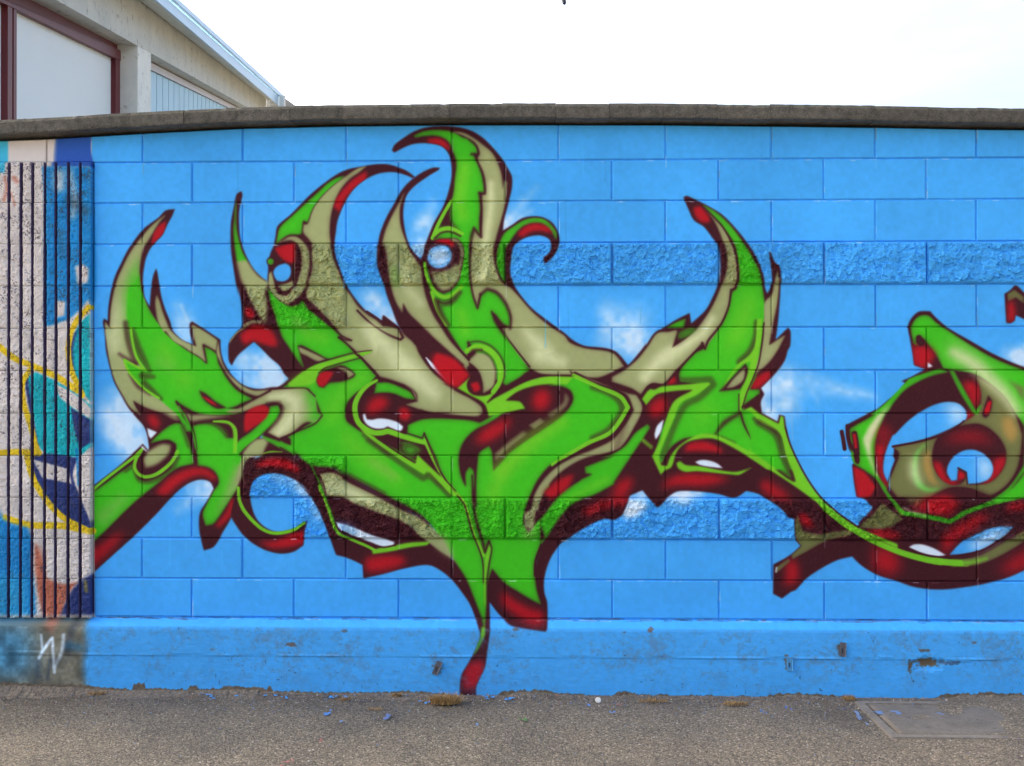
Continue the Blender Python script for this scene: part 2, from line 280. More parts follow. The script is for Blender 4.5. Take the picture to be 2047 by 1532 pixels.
f M 0.9 @m12|-781,2543 -769,2568 -723,2603 -677,2631 -622,2649 -539,2656 -470,2650 -410,2634 -355,2601 -300,2546 -263,2500 -236,2454 -219,2422 -217,2371 -227,2321 -240,2270 -254,2215 -260,2165 -217,2191 -172,2221 -126,2231 -80,2228 -34,2205 -7,2169 5,2118 -7,2072 -34,2031 -66,2006 -71,2036 -43,2059 -33,2091 -43,2123 -80,2141 -126,2139 -171,2123 -208,2091 -221,2031 -226,1976 -213,1921 -190,1880 -126,1802 -57,1747 31,1682 66,1652 117,1626 261,1601 328,1530 220,1482 66,1482 -89,1477 -243,1405 -398,1384 -502,1446 -492,1512 -649,1756 -649,2014 -631,2056 -621,2106 -608,2143 -585,2198 -539,2281 -511,2363 -500,2427 -504,2492 -516,2529 -548,2561 -608,2575 -677,2573 -723,2557 -769,2533
f M 0.9 @m11|-555,2461 -585,2461 -631,2443 -700,2395 -742,2345 -774,2286 -801,2240 -820,2199 -838,2148 -847,2098 -849,2042 -848,2000 -838,1968 -819,1918 -806,1867 -782,1803 -750,1720 -722,1678 -686,1646 -667,1619 -662,1597 -616,1537 -570,1478 -482,1423 -418,1492 -409,1583 -478,1652 -492,1664 -584,1848 -631,1940 -626,2055 -644,2028 -691,2083 -709,2125 -723,2189 -728,2249 -723,2295 -709,2336 -677,2373 -608,2423 -560,2452
f O 0.9 @o3|-721,2348 -746,2300 -774,2249 -801,2194 -815,2157 -827,2107 -824,2106 -806,2065 -799,1996 -792,1940 -778,1876 -759,1825 -732,1781 -728,1828 -704,1784 -649,1729 -584,1665 -492,1582 -446,1541 -441,1537 -418,1510 -432,1592 -478,1629 -423,1561 -446,1586 -502,1642 -548,1710 -589,1775 -621,1857 -635,1922 -644,1995 -663,2023 -695,2069 -718,2124 -739,2189 -744,2249 -739,2295 -725,2336
s Y 16:20:16 12 0.5 &o3|-713,1986 -700,1894 -649,1825
s G 16 12 0.2 &o3|-769,1977 -764,1922
f R 5.6 0.95|-596,1586 -535,1571 -473,1509 -437,1468 -488,1443 -524,1489 -576,1540
s W 2:7:6:2 1.5|-620,1570 -588,1531 -560,1503 -528,1469
f G 1 @g4|-677,2611 -631,2631 -562,2637 -493,2627 -447,2602 -410,2588 -380,2546 -378,2526 -401,2523 -383,2491 -357,2427 -346,2362 -348,2342 -371,2342 -364,2271 -369,2216 -369,2142 -396,2177 -410,2110 -417,2100 -410,2031 -410,1903 -396,1848 -378,1807 -371,1820 -362,1866 -332,1887 -291,1873 -249,1822 -226,1756 -226,1717 -254,1726 -295,1774 -313,1786 -300,1747 -263,1687 -245,1655 -171,1563 -135,1512 -223,1621 -171,1539 -130,1508 -244,1441 -306,1482 -425,1653 -428,1582 -465,1623 -515,1701 -557,1779 -584,1848 -612,1922 -631,2009 -612,2023 -603,2088 -589,2124 -571,2170 -539,2244 -497,2317 -484,2409 -478,2487 -495,2542 -516,2584 -562,2609 -631,2610 -668,2603
f R 3.2 0.95 &m12|-614,2596 -557,2598 -516,2570 -508,2539 -547,2562 -609,2578
f O 0.9 @o4|-498,2630 -447,2625 -401,2602 -355,2569 -309,2528 -282,2477 -266,2426 -261,2353 -254,2403 -240,2390 -245,2325 -254,2270 -272,2202 -291,2133 -300,2095 -304,2050 -291,1985 -263,1921 -226,1898 -190,1861 -126,1788 -43,1719 31,1669 50,1642 117,1615 256,1589 305,1529 184,1477 81,1491 50,1513 61,1490 -78,1492 -125,1513 -171,1544 -233,1642 -245,1673 -263,1706 -222,1715 -222,1765 -249,1829 -291,1878 -332,1891 -362,1868 -378,1811 -396,1852 -410,1903 -410,2009 -405,2100 -405,2110 -392,2165 -362,2133 -355,2225 -357,2330 -341,2339 -345,2408 -378,2500 -369,2528 -392,2578 -447,2611
s Y 12:16:14 9 0.8 &o4|-318,2385 -316,2293 -332,2179 -341,2096 -341,1985 -364,1940
s Y 14:30:30:18 16 0.9 &o4|-148,1687 -57,1596 -89,1585 14,1549
s M 3:4:5 2.5 0.85|-419,2592 -383,2560 -374,2526 -406,2523
s M 3:5:5:5 2.5 0.85|-387,2505 -357,2436 -344,2362 -345,2339 -371,2342
s M 4:5:5:4 2.5 0.85|-369,2335 -362,2271 -365,2211 -362,2135 -396,2177 -410,2133 -412,2092
s M 5:4:4:5 2 0.85|-412,2096 -415,2009 -410,1917 -396,1848 -379,1802 -373,1830 -364,1866
s M 6:7:6:5 3.5 0.75|-364,1866 -332,1891 -291,1875 -249,1825 -224,1756 -226,1706
s M 3:8:7:4 2.5 0.85|-313,1786 -295,1747 -272,1706 -245,1664
s M 4 1 0.9|-245,1667 -190,1596 -135,1527 -171,1541 -130,1511
s L 22:28:20 18 0.75 &g4|-438,2464 -465,2317 -451,2234
s L 18:20 18 0.6 &g4|-456,1779 -437,1697
f M 2|-500,2317 -507,2248 -509,2198 -525,2198 -564,2174 -539,2230
s L 6:7:6 1|-504,2303 -543,2235 -573,2175 -589,2134
s L 6:8:7 1|-589,2135 -557,2163 -511,2172 -454,2151
s M 3 2.5 0.8|-456,2156 -479,2175 -516,2179
f M 1 @eye4|-626,2050 -612,2105 -576,2126 -525,2130 -474,2128 -447,2096 -441,2041 -454,1976 -465,1931 -502,1885 -539,1869 -575,1890 -598,1935 -615,1995
f R 2 0.95 &eye4|-587,2113 -545,2126 -504,2123 -486,2105 -494,2084 -540,2107
s O 7:7:5 2.5 0.8 &eye4|-497,2126 -465,2107 -451,2064 -458,1999
f O 2.2|-594,1972 -548,1972 -506,1986 -479,2009 -456,1999 -465,1940 -502,1896 -543,1883 -575,1912
f B 0.9|-612,2046 -594,2078 -557,2094 -516,2091 -500,2059 -510,2013 -543,1990 -585,1994 -608,2018
f W 6 0.8|-608,2046 -589,2073 -557,2087 -520,2082 -506,2059 -516,2018 -543,1995 -580,2000
s L 5:6:8:8 1|-627,2014 -619,1958 -594,1903 -566,1867 -529,1854 -493,1866 -454,1903
s L 7:6 1|-594,1876 -566,1793 -525,1722
s M 4:10:5 5 0.85|-575,1844 -538,1825 -502,1834 -460,1876
s M 9:4 5 0.85|-566,1830 -552,1784 -515,1724
f G 0.9 @curl|-254,2151 -208,2185 -162,2213 -117,2223 -71,2218 -34,2191 -9,2150 -11,2123 -39,2169 -80,2199 -126,2199 -171,2181 -208,2142 -226,2114 -247,2077 -249,1921 -263,1935 -286,1999 -286,2063 -272,2114
f R 3.2 0.95 &m12|-194,2144 -158,2183 -107,2198 -50,2182 -25,2149 -76,2162 -127,2159 -168,2134
f O 0.9 @o5|-554,1451 -523,1441 -476,1410 -414,1379 -362,1340 -355,1312 -378,1296 -554,1304 -478,1313 -588,1314 -625,1322 -666,1336 -717,1351 -666,1363 -664,1391 -689,1432 -754,1459 -837,1482 -869,1519 -846,1629 -671,1629 -653,1588 -593,1505 -524,1446
f Y 14 0.75 &o5|-754,1574 -639,1492 -547,1409 -593,1372 -662,1446 -777,1487
f O 14 0.6 &o5|-524,1437 -478,1372 -524,1336 -551,1372
f G 1.5 @lip|-853,1452 -800,1453 -731,1427 -696,1409 -673,1375 -712,1379 -777,1403 -823,1406 -864,1402 -857,1432
s M 5:6:5:4 3 0.75|-853,1475 -818,1471 -763,1453 -698,1427 -668,1400 -665,1368
s M 4 1 0.9|-938,1583 -892,1537 -846,1487 -878,1452
f M 0.9|-911,1433 -947,1400 -984,1363 -997,1331 -997,1289 -984,1269 -915,1227 -869,1195 -906,1239 -942,1280 -955,1326 -946,1372 -924,1409
f M 0.9 @mouth|-860,1433 -873,1400 -823,1405 -777,1401 -726,1380 -665,1366 -721,1350 -661,1331 -615,1314 -496,1303 -377,1289 -478,1284 -569,1294 -638,1291 -684,1270 -712,1247 -705,1239 -725,1222 -753,1223 -804,1246 -864,1233 -901,1256 -924,1288 -938,1335 -924,1381 -896,1413
f R 6.4 0.95 &mouth|-896,1344 -876,1375 -829,1391 -793,1370 -814,1334 -870,1308 -901,1308
f R 4 0.95 &mouth|-747,1334 -711,1339 -690,1303 -711,1272 -747,1287
f W 0.9|-917,1305 -907,1308 -899,1282 -876,1279 -846,1285 -800,1282 -753,1267 -727,1247 -735,1229 -749,1227 -802,1248 -818,1239 -864,1239 -899,1257 -915,1282
f M 1.2|-866,1200 -804,1210 -740,1193 -661,1170 -625,1161 -588,1079 -567,1033 -625,1102 -657,1127 -684,1128 -666,1088 -721,1117 -799,1159
f G 4 0.95|-740,1170 -689,1161 -661,1138 -691,1131 -668,1088 -735,1124
s L 6:11:11:11:8 1|-853,1463 -892,1441 -929,1404 -952,1358 -954,1312 -938,1266 -906,1237 -864,1218 -823,1219 -802,1225 -740,1205 -680,1186 -620,1170
s L 8:7:6 1|-625,1184 -597,1120 -565,1037
f L 0.9|-924,1236 -846,1186 -749,1122 -659,1070 -667,1119 -615,1086 -546,1027 -496,968 -468,923 -505,927 -532,964 -569,992 -624,1040 -627,1017 -707,1064 -786,1120 -869,1178
s M 3 1 0.9|-629,1216 -604,1161 -576,1102 -549,1033 -510,973 -461,923
s M 3 1 0.9|-730,1223 -638,1193 -629,1216
s M 3 1 0.9|-846,1189 -749,1124 -664,1079
s M 6:6:8:6:5 6 0.65|-892,1184 -799,1120 -707,1051 -620,1010 -560,973 -510,928
s M 3:3 3 0.6|-694,1124 -657,1124
s L 7:7:6 1|-529,982 -446,899 -428,858 -398,756 -350,644
s M 3 1.2 0.9|-499,953 -440,884 -431,858 -404,756 -356,620 -351,519
s M 4:5:6 2 0.9|-404,1018 -398,899 -383,804 -359,721 -343,661 -326,709
s M 3 1.2 0.9|-326,712 -313,679 -323,614 -338,513
f L 0.9|-326,697 -317,679 -329,614 -338,542 -341,394 -348,423 -348,566 -344,632
f M 1.1 @m7|-243,1322 -285,1291 -336,1260 -383,1237 -424,1203 -455,1157 -467,1105 -463,1043 -450,997 -433,963 -433,1033 -416,1058 -399,1041 -396,981 -403,914 -383,862 -385,981 -378,1085 -372,1121 -326,1156 -312,1131 -305,1038 -264,1085 -233,1121 -140,1188 -63,1240 14,1297 56,1343 69,1379 57,1415 14,1436 -47,1440 -104,1436 -182,1410 -249,1366 -182,1359 -157,1330
f R 7.2 0.95 &m7|-398,1172 -352,1230 -283,1270 -213,1288 -237,1247 -283,1201 -341,1172
f R 8 0.95 &m7|-124,1374 -90,1426 -44,1414 -38,1368 -67,1322 -113,1328
f O 2.5 0.75|30,1405 48,1379 35,1343 -6,1312 -37,1291 -50,1307 -1,1338 25,1364
f O 1.5 0.75|-86,1287 -65,1270 -114,1234 -138,1254
f O 2.5 0.75|-166,1225 -145,1214 -218,1157 -295,1085 -299,1118 -238,1170
s L 20:30:30 20 0.8 &g2|14,1271 -140,1162 -264,1043
s L 20:30 20 0.6 &g2|-264,1033 -305,930
s M 6:9:9:7 7 0.7|158,1431 241,1400 287,1364 297,1323 266,1271 230,1230 158,1194
s L 9:9:9:9:8:8 1|71,1485 194,1431 292,1384 323,1338 287,1276 241,1220 143,1173 40,1114 -27,1070
s M 4 1.2 0.95|76,1500 189,1446 313,1395 346,1323 302,1256 251,1199 169,1155 66,1111 -11,1070 -78,1003 -119,936 -140,858
f O 0.9 @o6|84,1492 200,1446 323,1410 364,1395 391,1338 359,1246 292,1153 241,1130 117,1098 40,1057 -27,1000 -68,938 -94,862 -106,853 -118,769 -160,781 -160,841 -132,862 -112,930 -71,998 -4,1062 68,1103 171,1145 256,1189 313,1256 351,1325 318,1397 194,1451
s M 16:10 12 0.4 &o6|272,1148 302,1240
f O 8 0.7|-160,781 -112,787 -118,734 -160,722
f L 1|-476,1429 -409,1482 -424,1446 -418,1415 -388,1394 -336,1394 -285,1420 -331,1363 -243,1410 -140,1463 -63,1482 71,1482 40,1444 -37,1445 -104,1439 -192,1410 -248,1369 -179,1363 -156,1333 -243,1313 -326,1295 -347,1353 -414,1394
f O 1.2|-424,1554 -383,1593 -337,1585 -300,1539 -289,1482 -311,1430 -352,1404 -355,1446 -373,1503 -399,1534
f O 1.2|-523,1451 -424,1554 -419,1503 -476,1436
s L 11:12:12:10 1|-427,1601 -383,1621 -331,1609 -287,1565 -269,1508 -275,1456 -305,1410
s M 3 2 0.75|-425,1640 -373,1646 -316,1624 -267,1570 -251,1498 -264,1446 -295,1394 -331,1361
s M 5:7:5 3 0.85|-424,1575 -399,1601 -362,1605
s M 4 3 0.6|-357,1601 -316,1570 -293,1508 -295,1456
f M 1 @drop|-425,1529 -406,1535 -378,1508 -360,1467 -357,1420 -373,1397 -399,1397 -422,1418 -427,1446 -406,1482 -430,1503
f R 2.8 0.95 &drop|-405,1448 -382,1459 -371,1430 -382,1407 -405,1419
s M 5 1|-497,1653 -461,1606 -419,1560
f M 1.5|-158,1498 -125,1514 -89,1495 56,1487 76,1482 -63,1483 -140,1463 -218,1431 -249,1418 -264,1430 -197,1454
f M 0.9 @m8|582,2317 596,2323 626,2311 696,2275 761,2235 821,2174 876,2104 916,2033 946,1962 961,1892 969,1867 985,1892 991,1937 983,2002 974,2060 980,2057 1005,2007 1024,1992 1032,1932 1027,1822 1018,1721 1008,1651 1067,1709 1077,1691 1075,1621 1065,1604 1052,1559 1015,1504 940,1427 956,1399 940,1364 945,1311 1017,1271 1025,1304 1050,1297 1060,1229 1084,1129 1124,1044 1156,978 1215,910 1215,868 1093,849 1067,823 1029,874 966,912 890,964 820,918 744,934 649,946 553,946 515,924 470,879 458,872 413,923 381,962 368,968 337,936 311,872 292,833 254,814 215,820 139,788 75,750 11,705 -85,679 -85,896 -73,863 -37,972 246,1122 292,1153 349,1240 392,1338 364,1395 313,1405 189,1462 251,1487 195,1474 320,1532 370,1585 410,1637 405,1622 450,1687 492,1710 546,1744 611,1777 618,1728 646,1752 686,1792 716,1847 741,1907 752,1973 752,2033 741,2093 716,2128 676,2179 631,2209 606,2259
f R 3.2 0.95 &m8|627,2268 660,2276 699,2228 705,2200 671,2200 638,2229
f R 4 0.95 &m8|890,1431 912,1470 979,1510 991,1487 946,1437 907,1420
f R 3.2 0.95 &m8|503,1459 542,1482 548,1453 514,1442
f R 6.4 0.95 &m8|415,1327 443,1366 482,1389 505,1366 494,1310 443,1288
f R 4 0.95 &m8|581,1131 603,1165 670,1179 743,1154 771,1126 670,1134
f R 6.4 0.95 &m8|504,998 571,1026 705,1026 806,1004 688,973 546,972 475,958
f R 7.2 0.95 &m8|241,925 284,990 341,1018 341,975 291,911
f R 6.4 0.95 &m8|108,856 201,900 322,921 337,893 201,864 129,828
f R 6.4 0.95 &m8|924,987 981,987 1052,938 1095,895 1038,895
f R 4.8 0.95 &m8|-67,923 -31,973 47,1016 69,1002 4,952
f G 0.9 @g5|663,2285 721,2254 771,2214 821,2158 866,2093 900,2033 930,1972 945,1912 958,1822 958,1772 951,1671 945,1645 930,1544 910,1464 880,1419 933,1419 930,1399 890,1364 860,1344 860,1324 890,1336 935,1284 1015,1239 1030,1264 1044,1194 1079,1094 1124,978 1162,919 1093,976 1048,1002 1044,1019 945,1094 845,1148 755,1198 695,1213 645,1203 575,1188 515,1143 480,1077 445,1113 495,1268 536,1344 621,1404 696,1444 566,1457 563,1494 576,1524 636,1590 676,1610 696,1636 761,1732 793,1807 808,1872 827,1892 836,1922 831,2023 816,2103 791,2143 751,2189 711,2234
f L 12 0.65 &g5|870,1872 920,1872 905,1772 870,1651 795,1595 770,1519 780,1645
f L 14 0.6 &g5|646,1344 725,1364 695,1279 620,1243
f L 12 0.6 &g5|885,1254 920,1219 935,1144 895,1169
f O 0.9 @o7|678,2272 711,2229 741,2174 761,2123 777,2073 784,2013 777,1963 753,1892 723,1822 678,1747 628,1687 566,1637 528,1614 553,1690 546,1698 516,1690 463,1684 415,1620 365,1559 310,1514 250,1479 249,1458 345,1424 383,1399 415,1434 431,1449 490,1444 546,1504 621,1587 666,1630 673,1642 681,1612 743,1700 791,1812 803,1877 823,1907 826,2003 807,2093 768,2168 726,2219
s Y 14:30:18:12 14 0.95 &o7|405,1474 455,1539 526,1590 676,1687 711,1747
s Y 18 12 0.5 &o7|395,1494 405,1484
s M 3:4:4:5 1.2 0.9|666,2282 726,2221 768,2173 808,2098 828,2023 831,1922 823,1890 803,1885 793,1812 761,1732 696,1647 681,1610 668,1637
s M 4 1.2 0.9|663,1627 621,1580 546,1504 490,1444 440,1446 415,1434 388,1394
f G 0.8|503,1708 546,1732 592,1750 583,1709
f G 3 0.85|563,1682 606,1704 646,1704 596,1669 558,1657
f O 0.9|1015,1975 1024,1922 1016,1822 996,1722 978,1626 1045,1669 1052,1670 1015,1599 975,1544 908,1487 920,1544 945,1620 955,1745 960,1829 991,1862 1005,1932
s M 6:8:8 6 0.75|920,1735 913,1655 890,1599 840,1549
s M 7:9:9:8:8 8 0.6|566,1462 706,1467 720,1444 656,1384 591,1349 556,1288 510,1178 485,1108
s M 3:8:6 4 0.85|730,1213 770,1264 840,1309
s M 5:4:2 1.5 0.9|845,1314 860,1264 895,1189
s M 4:10:10:4 6 0.75|910,1284 970,1244 1020,1214 1034,1144 1084,1004
s M 8:4 6 0.6|745,1198 815,1173
f M 0.9|745,1411 785,1454 870,1542 883,1504 865,1454 845,1422
f O 1.2|780,1427 815,1472 868,1524 858,1464 813,1432
f L 0.9|923,1750 948,1750 945,1670 930,1584 915,1509 890,1424 860,1344 845,1314 838,1364 850,1424 870,1464 893,1552 860,1539 815,1494 755,1414 795,1484 840,1544 885,1579 910,1620
s M 2.5 1 0.8|838,1399 838,1319
s M 3 1 0.9|955,1730 945,1635 930,1544 905,1474 875,1404 855,1334
f L 0.9|388,1376 415,1414 428,1424 445,1420 475,1434 546,1441 701,1454 707,1444 646,1399 566,1354 541,1293 500,1198 468,1108 480,1067 505,1065 520,1108 555,1153 610,1193 670,1216 725,1211 795,1183 895,1128 995,1064 1064,1009 1099,1034 1112,1002 1044,999 995,1029 895,1098 795,1158 720,1191 645,1188 595,1173 555,1138 525,1058 495,1042 475,1022 435,1109 475,1188 536,1364 626,1419 546,1414 460,1399 435,1379 408,1348
f L 0.9|860,1324 895,1341 935,1309 1022,1261 1032,1299 1044,1294 1054,1219 1079,1114 1124,1034 1149,978 1109,978 1064,1119 1020,1224 935,1269 890,1319
f L 0.9|548,1078 565,1088 590,1070 645,1065 820,1038 900,1058 840,1023 815,1023 645,1040 585,1038 555,1055
f G 0.9|195,1099 255,1121 310,1157 360,1220 415,1259 426,1243 395,1195 345,1120 259,989 257,979 171,932 75,894 11,833 -47,743 -85,691 -100,627 -97,686 -64,734 -85,807 -53,871 43,964 158,1026 126,1030 123,1058 171,1077 266,1115
s L 14:8 10 0.5|222,999 43,909
s L 7 3 0.8|395,1183 430,1153
f W 0.9|490,1281 476,1223 453,1187 447,1208 460,1253
f W 0.9|635,1083 660,1092 695,1091 735,1078 765,1054 705,1060 655,1070
f G 2 0.9|865,1354 930,1399 930,1414 885,1414
s M 4 1 0.9|855,1339 930,1394
f M 0.9 @m9|938,933 997,897 1075,826 1089,820 1094,760 1101,721 1123,694 1074,651 997,607 995,472 1036,450 1080,482 1098,489 1152,545 1223,593 1294,629 1360,646 1401,606 1472,563 1561,534 1650,505 1768,495 1887,508 1975,524 2064,548 2148,585 2329,693 2329,931 2123,931 1828,930 1532,959 1473,988 1449,1048 1363,1072 1369,1000 1381,925 1414,914 1449,875 1378,787 1307,827 1223,893 1158,964 1116,1047 938,1047
f R 7.2 0.9 &m9|916,985 970,999 1063,932 1076,905 996,918
f R 8 0.95 &m9|1057,621 1094,635 1114,581 1107,528 1047,501 1054,568
f R 11.2 0.95 &m9|1461,698 1547,671 1587,591 1520,564 1461,591
f R 5.6 0.95 &m9|1422,769 1502,773 1575,750 1575,729 1468,736
f R 6.4 0.9 &m9|1627,876 1720,909 1826,883 1786,849 1707,849
f R 7.2 0.9 &m9|1778,656 1771,749 1857,803 1957,850 1990,837 1857,736 1811,683
f R 5.6 0.9 &m9|2059,856 2079,896 2153,903 2153,870
f R 11.2 0.9 &m9|2020,578 2106,645 2252,726 2252,666 2119,579
f R 6.4 0.95 &m9|1362,1069 1402,1003 1435,922 1389,929
f Q 0.9|1095,811 1107,838 1128,766 1194,751 1271,761 1354,772 1348,749 1271,728 1223,710 1152,670 1086,634 1080,649 1128,694 1104,724
f R 4 0.9|1110,848 1146,841 1180,787 1160,781 1120,807
f Q 0.9|1508,914 1461,857 1390,785 1443,778 1532,785 1585,821 1544,875
f Q 0.9|1008,592 1068,634 1073,623 1027,583 1009,568
s W 3 2 0.8|1009,574 1012,592
f W 1|1620,689 1639,701 1674,704 1727,689 1791,654 1757,648 1680,664
f B 1|1807,655 1857,709 1946,762 2023,787 2097,786 2035,731 1946,677 1875,660
f W 8 0.8|1887,691 1976,757 2094,786 2035,731 1946,683
s M 5:4 1 0.95|1615,684 1698,652 1792,643 1875,655 1958,677 2052,734 2111,782
s L 10:11:11:12:13 1|1200,910 1235,868 1307,809 1390,755 1473,711 1591,663 1709,631 1769,622
s L 13:13 1|1739,626 1828,618 1887,617
f Q 1.5|1863,632 1946,653 2034,701 2148,776 2241,848 2241,788 2148,719 2034,650 1946,614 1875,602
s L 12:4 5 0.8|1828,618 1899,619 1975,638
s M 3 1 0.95|1110,1047 1158,961 1223,891 1307,824 1378,785
f M 0.9 @m10|1620,1720 1665,1779 1721,1783 1739,1761 1795,1711 1907,1644 2019,1580 2150,1524 2288,1484 2287,1212 2286,830 2149,920 2040,892 1951,865 1861,828 1803,801 1726,814 1591,828 1456,918 1384,924 1371,1008 1362,1072 1380,1086 1362,1094 1375,1107 1348,1140 1336,1190 1331,1254 1340,1259 1470,1327 1470,1323 1520,1366 1574,1411 1606,1452 1587,1459 1615,1470 1700,1514 1646,1533 1639,1589 1628,1652
f G 0.9 @g6|1635,1713 1669,1759 1709,1763 1750,1729 1817,1684 1907,1625 2019,1561 2150,1510 2288,1471 2287,1212 2149,1038 2108,983 2063,933 1996,906 2031,929 2085,974 2130,1037 2149,1074 2150,1237 2150,1249 2108,1317 2064,1385 1996,1448 1934,1489 1831,1510 1781,1518 1750,1579 1709,1634 1696,1652 1673,1670 1653,1652 1655,1634 1671,1620 1644,1634
f Y 16 0.85 &g6|1786,1625 1862,1616 1929,1561 1997,1498 2064,1430 2150,1321 2150,1271 2086,1371 2005,1462 1907,1525 1831,1570
f R 5.6 0.95 &m10|1631,1621 1701,1621 1746,1590 1741,1570 1701,1514 1641,1529
f W 1|1710,1547 1733,1527 1710,1521
f G 0.9 @g7|1799,1505 1763,1514 1727,1502 1619,1466 1606,1439 1574,1402 1520,1348 1475,1311 1353,1239 1351,1233 1366,1083 1420,1045 1475,1002 1510,941 1520,963 1475,1036 1466,1099 1470,1190 1502,1281 1524,1327 1547,1371 1592,1425 1660,1466 1727,1493
f Y 3.5 0.95 &g7|1520,1355 1484,1302 1434,1225 1412,1190 1425,1136 1448,1072 1479,1009 1488,1013 1461,1072 1448,1127 1452,1181 1484,1267 1511,1317 1524,1343
f R 7.2 0.5 &m10|1461,1241 1511,1267 1552,1216 1521,1140 1481,1089
f R 4 0.95 &m10|1471,1166 1506,1156 1501,1064 1526,983 1542,953 1501,993 1481,1054
f R 5.6 0.95 &m10|1865,1453 1925,1459 1950,1418 1940,1357 1925,1321
f R 4.8 0.95 &m10|1877,1303 1908,1323 1923,1303 1882,1273
f Q 1 @body|1934,1480 1996,1441 2064,1378 2108,1303 2139,1212 2139,1191 2117,1056 2063,974 1996,933 1960,942 1906,964 1816,969 1749,941 1717,923 1569,923 1524,977 1565,1100 1556,1152 1623,1168 1709,1186 1803,1223 1875,1268 1920,1300 1947,1339 1956,1394
f O 22 0.35 &body|1951,1271 2041,1294 2108,1226 2086,1191 2041,1236 1951,1268
f T 9 0.9 &body|2050,1300 2086,1291 2113,1200 2077,1209
f G 0.9|1808,1507 1828,1507 1936,1312 1916,1311 1862,1398
f M 1.2|1987,1394 2005,1366 1992,1303 1974,1287 1958,1298 1969,1348
f R 1.5|1987,1366 2003,1366 1992,1312 1974,1303 1969,1321
s G 4:8 2 0.9|1951,1344 1933,1312 1933,1313
f T 4 0.9|1718,1145 1691,1109 1695,1036 1722,991 1762,969 1735,1018 1727,1073
f H 3.5 0.95|1718,1177 1673,1136 1659,1073 1668,1009 1708,964 1776,964 1749,950 1699,950 1659,973 1637,1036 1646,1109 1682,1159
f Y 8 0.9|1628,1100 1655,1109 1664,1036 1682,982 1664,973 1628,1018
f M 1.2 @spir|1729,1123 1749,1191 1803,1234 1884,1259 1951,1260 2019,1218 2063,1150 2068,1092 2041,1033 1996,992 1951,980 1897,977 1884,1028 1879,1001 1852,979 1807,981 1762,1013 1733,1068
f R 4 0.95 &spir|1729,1089 1769,1079 1795,1008 1860,988 1820,975 1759,1008
f R 9.6 0.7 &spir|1771,1176 1857,1222 1957,1217 2017,1161 1957,1176 1857,1181
f R 4.8 0.95 &spir|2014,1098 2069,1118 2059,1057 1994,986 1944,973 1989,1016
f B 0.9 @iris|1796,1037 1807,1082 1848,1125 1897,1142 1951,1131 1996,1091 2008,1050 1991,1009 1951,989 1893,983 1884,1037 1848,1058 1843,1001 1816,997
f W 9 0.85 &iris|1933,1114 1987,1087 2008,1046 1973,996 1951,1010 1947,1073
f R 2|1847,998 1850,1048 1880,1028 1875,1010
s M 3 1 0.9|1847,1057 1884,1037 1889,983
f B 0.9 @hole2|1556,1211 1614,1271 1682,1321 1749,1353 1808,1363 1853,1353 1884,1321 1889,1298 1880,1277 1839,1253 1772,1220 1659,1179 1547,1158 1556,1136 1553,1109 1558,1095 1524,991 1506,1031 1504,1077 1520,1145 1547,1209
f W 9 0.8 &hole2|1772,1348 1853,1353 1889,1307 1875,1271 1794,1253 1830,1298
s M 4:5:4:3 1 0.95|1547,1156 1659,1177 1794,1217 1857,1259 1875,1275
f M 1|1556,1147 1576,1131 1577,1109 1556,1059 1524,990 1542,1054 1558,1095 1552,1113
f Q 5 0.9|1600,916 1704,919 1672,880 1636,891
f M 5 0.9|1771,950 1852,964 1933,951 1996,924 1906,874 1816,874 1726,919
f R 6.4 0.95|1624,872 1700,913 1800,934 1851,893 1800,842 1725,842 1665,862
s G 4:7:9:10:9:9:10:9 1|1475,1013 1519,941 1555,891 1591,850 1636,844 1704,832 1762,821 1805,812 1861,844 1951,881 2040,908 2157,929
s Y 4 4 0.6|1591,873 1627,855 1704,835
f L 2 0.7|1546,891 1573,873 1591,850 1578,834
f G 1|1996,904 2063,938 2121,992 2175,1074 2264,1074 2264,929 2149,918 2063,911
f Q 3 0.9|2077,1462 2150,1430 2150,1362 2108,1430
s M 8 1|1313,1224 1321,1181 1326,1145
s M 7:8:8:6 1|1339,1251 1343,1195 1362,1147 1382,1127 1387,1081
s M 12:13:10 1.2|1371,1215 1378,1167 1384,1090
s R 6 2 0.9|1371,1208 1378,1154
s M 12:14 1.5|1668,1659 1678,1638
f M 1 @hk|2062,1863 2087,1878 2108,1902 2120,1900 2151,1869 2199,1828 2199,1724 2151,1746 2113,1764 2109,1738 2087,1726 2070,1728
f Q 1.5|2076,1861 2107,1881 2151,1847 2151,1819 2114,1847 2080,1829
f R 4.8 0.95 &hk|2076,1824 2101,1835 2111,1769 2106,1733 2076,1733
f M 1 @m6|-1513,935 -1518,883 -1536,820 -1517,785 -1477,732 -1419,687 -1361,661 -1303,650 -1245,659 -1198,689 -1193,740 -1177,808 -1216,781 -1280,757 -1326,753 -1373,770 -1419,813 -1442,872 -1451,924 -1451,935 -1477,941
f R 4.8 0.95 &m6|-1409,704 -1331,711 -1247,744 -1189,763 -1192,699 -1273,679 -1357,679
s L 6:7:7:7:5 1|-1505,958 -1503,912 -1483,860 -1442,809 -1396,768 -1344,747 -1286,750 -1234,766 -1190,797
f R 2.4 0.9 &m6|-1248,735 -1196,751 -1203,716 -1248,716
f O 1.2 @ob|-1122,1023 -1080,1033 -1026,1022 -996,992 -900,944 -792,891 -726,855 -637,820 -601,791 -547,726 -493,631 -457,584 -496,625 -559,666 -613,708 -646,732 -696,784 -756,814 -852,849 -948,885 -1008,914 -1086,920 -1107,975
s Y 26:20:10 12 0.8 &ob|-1056,969 -948,927 -852,886
s M 3 1.2 0.8|-1122,1023 -1098,969 -1086,921 -1056,915
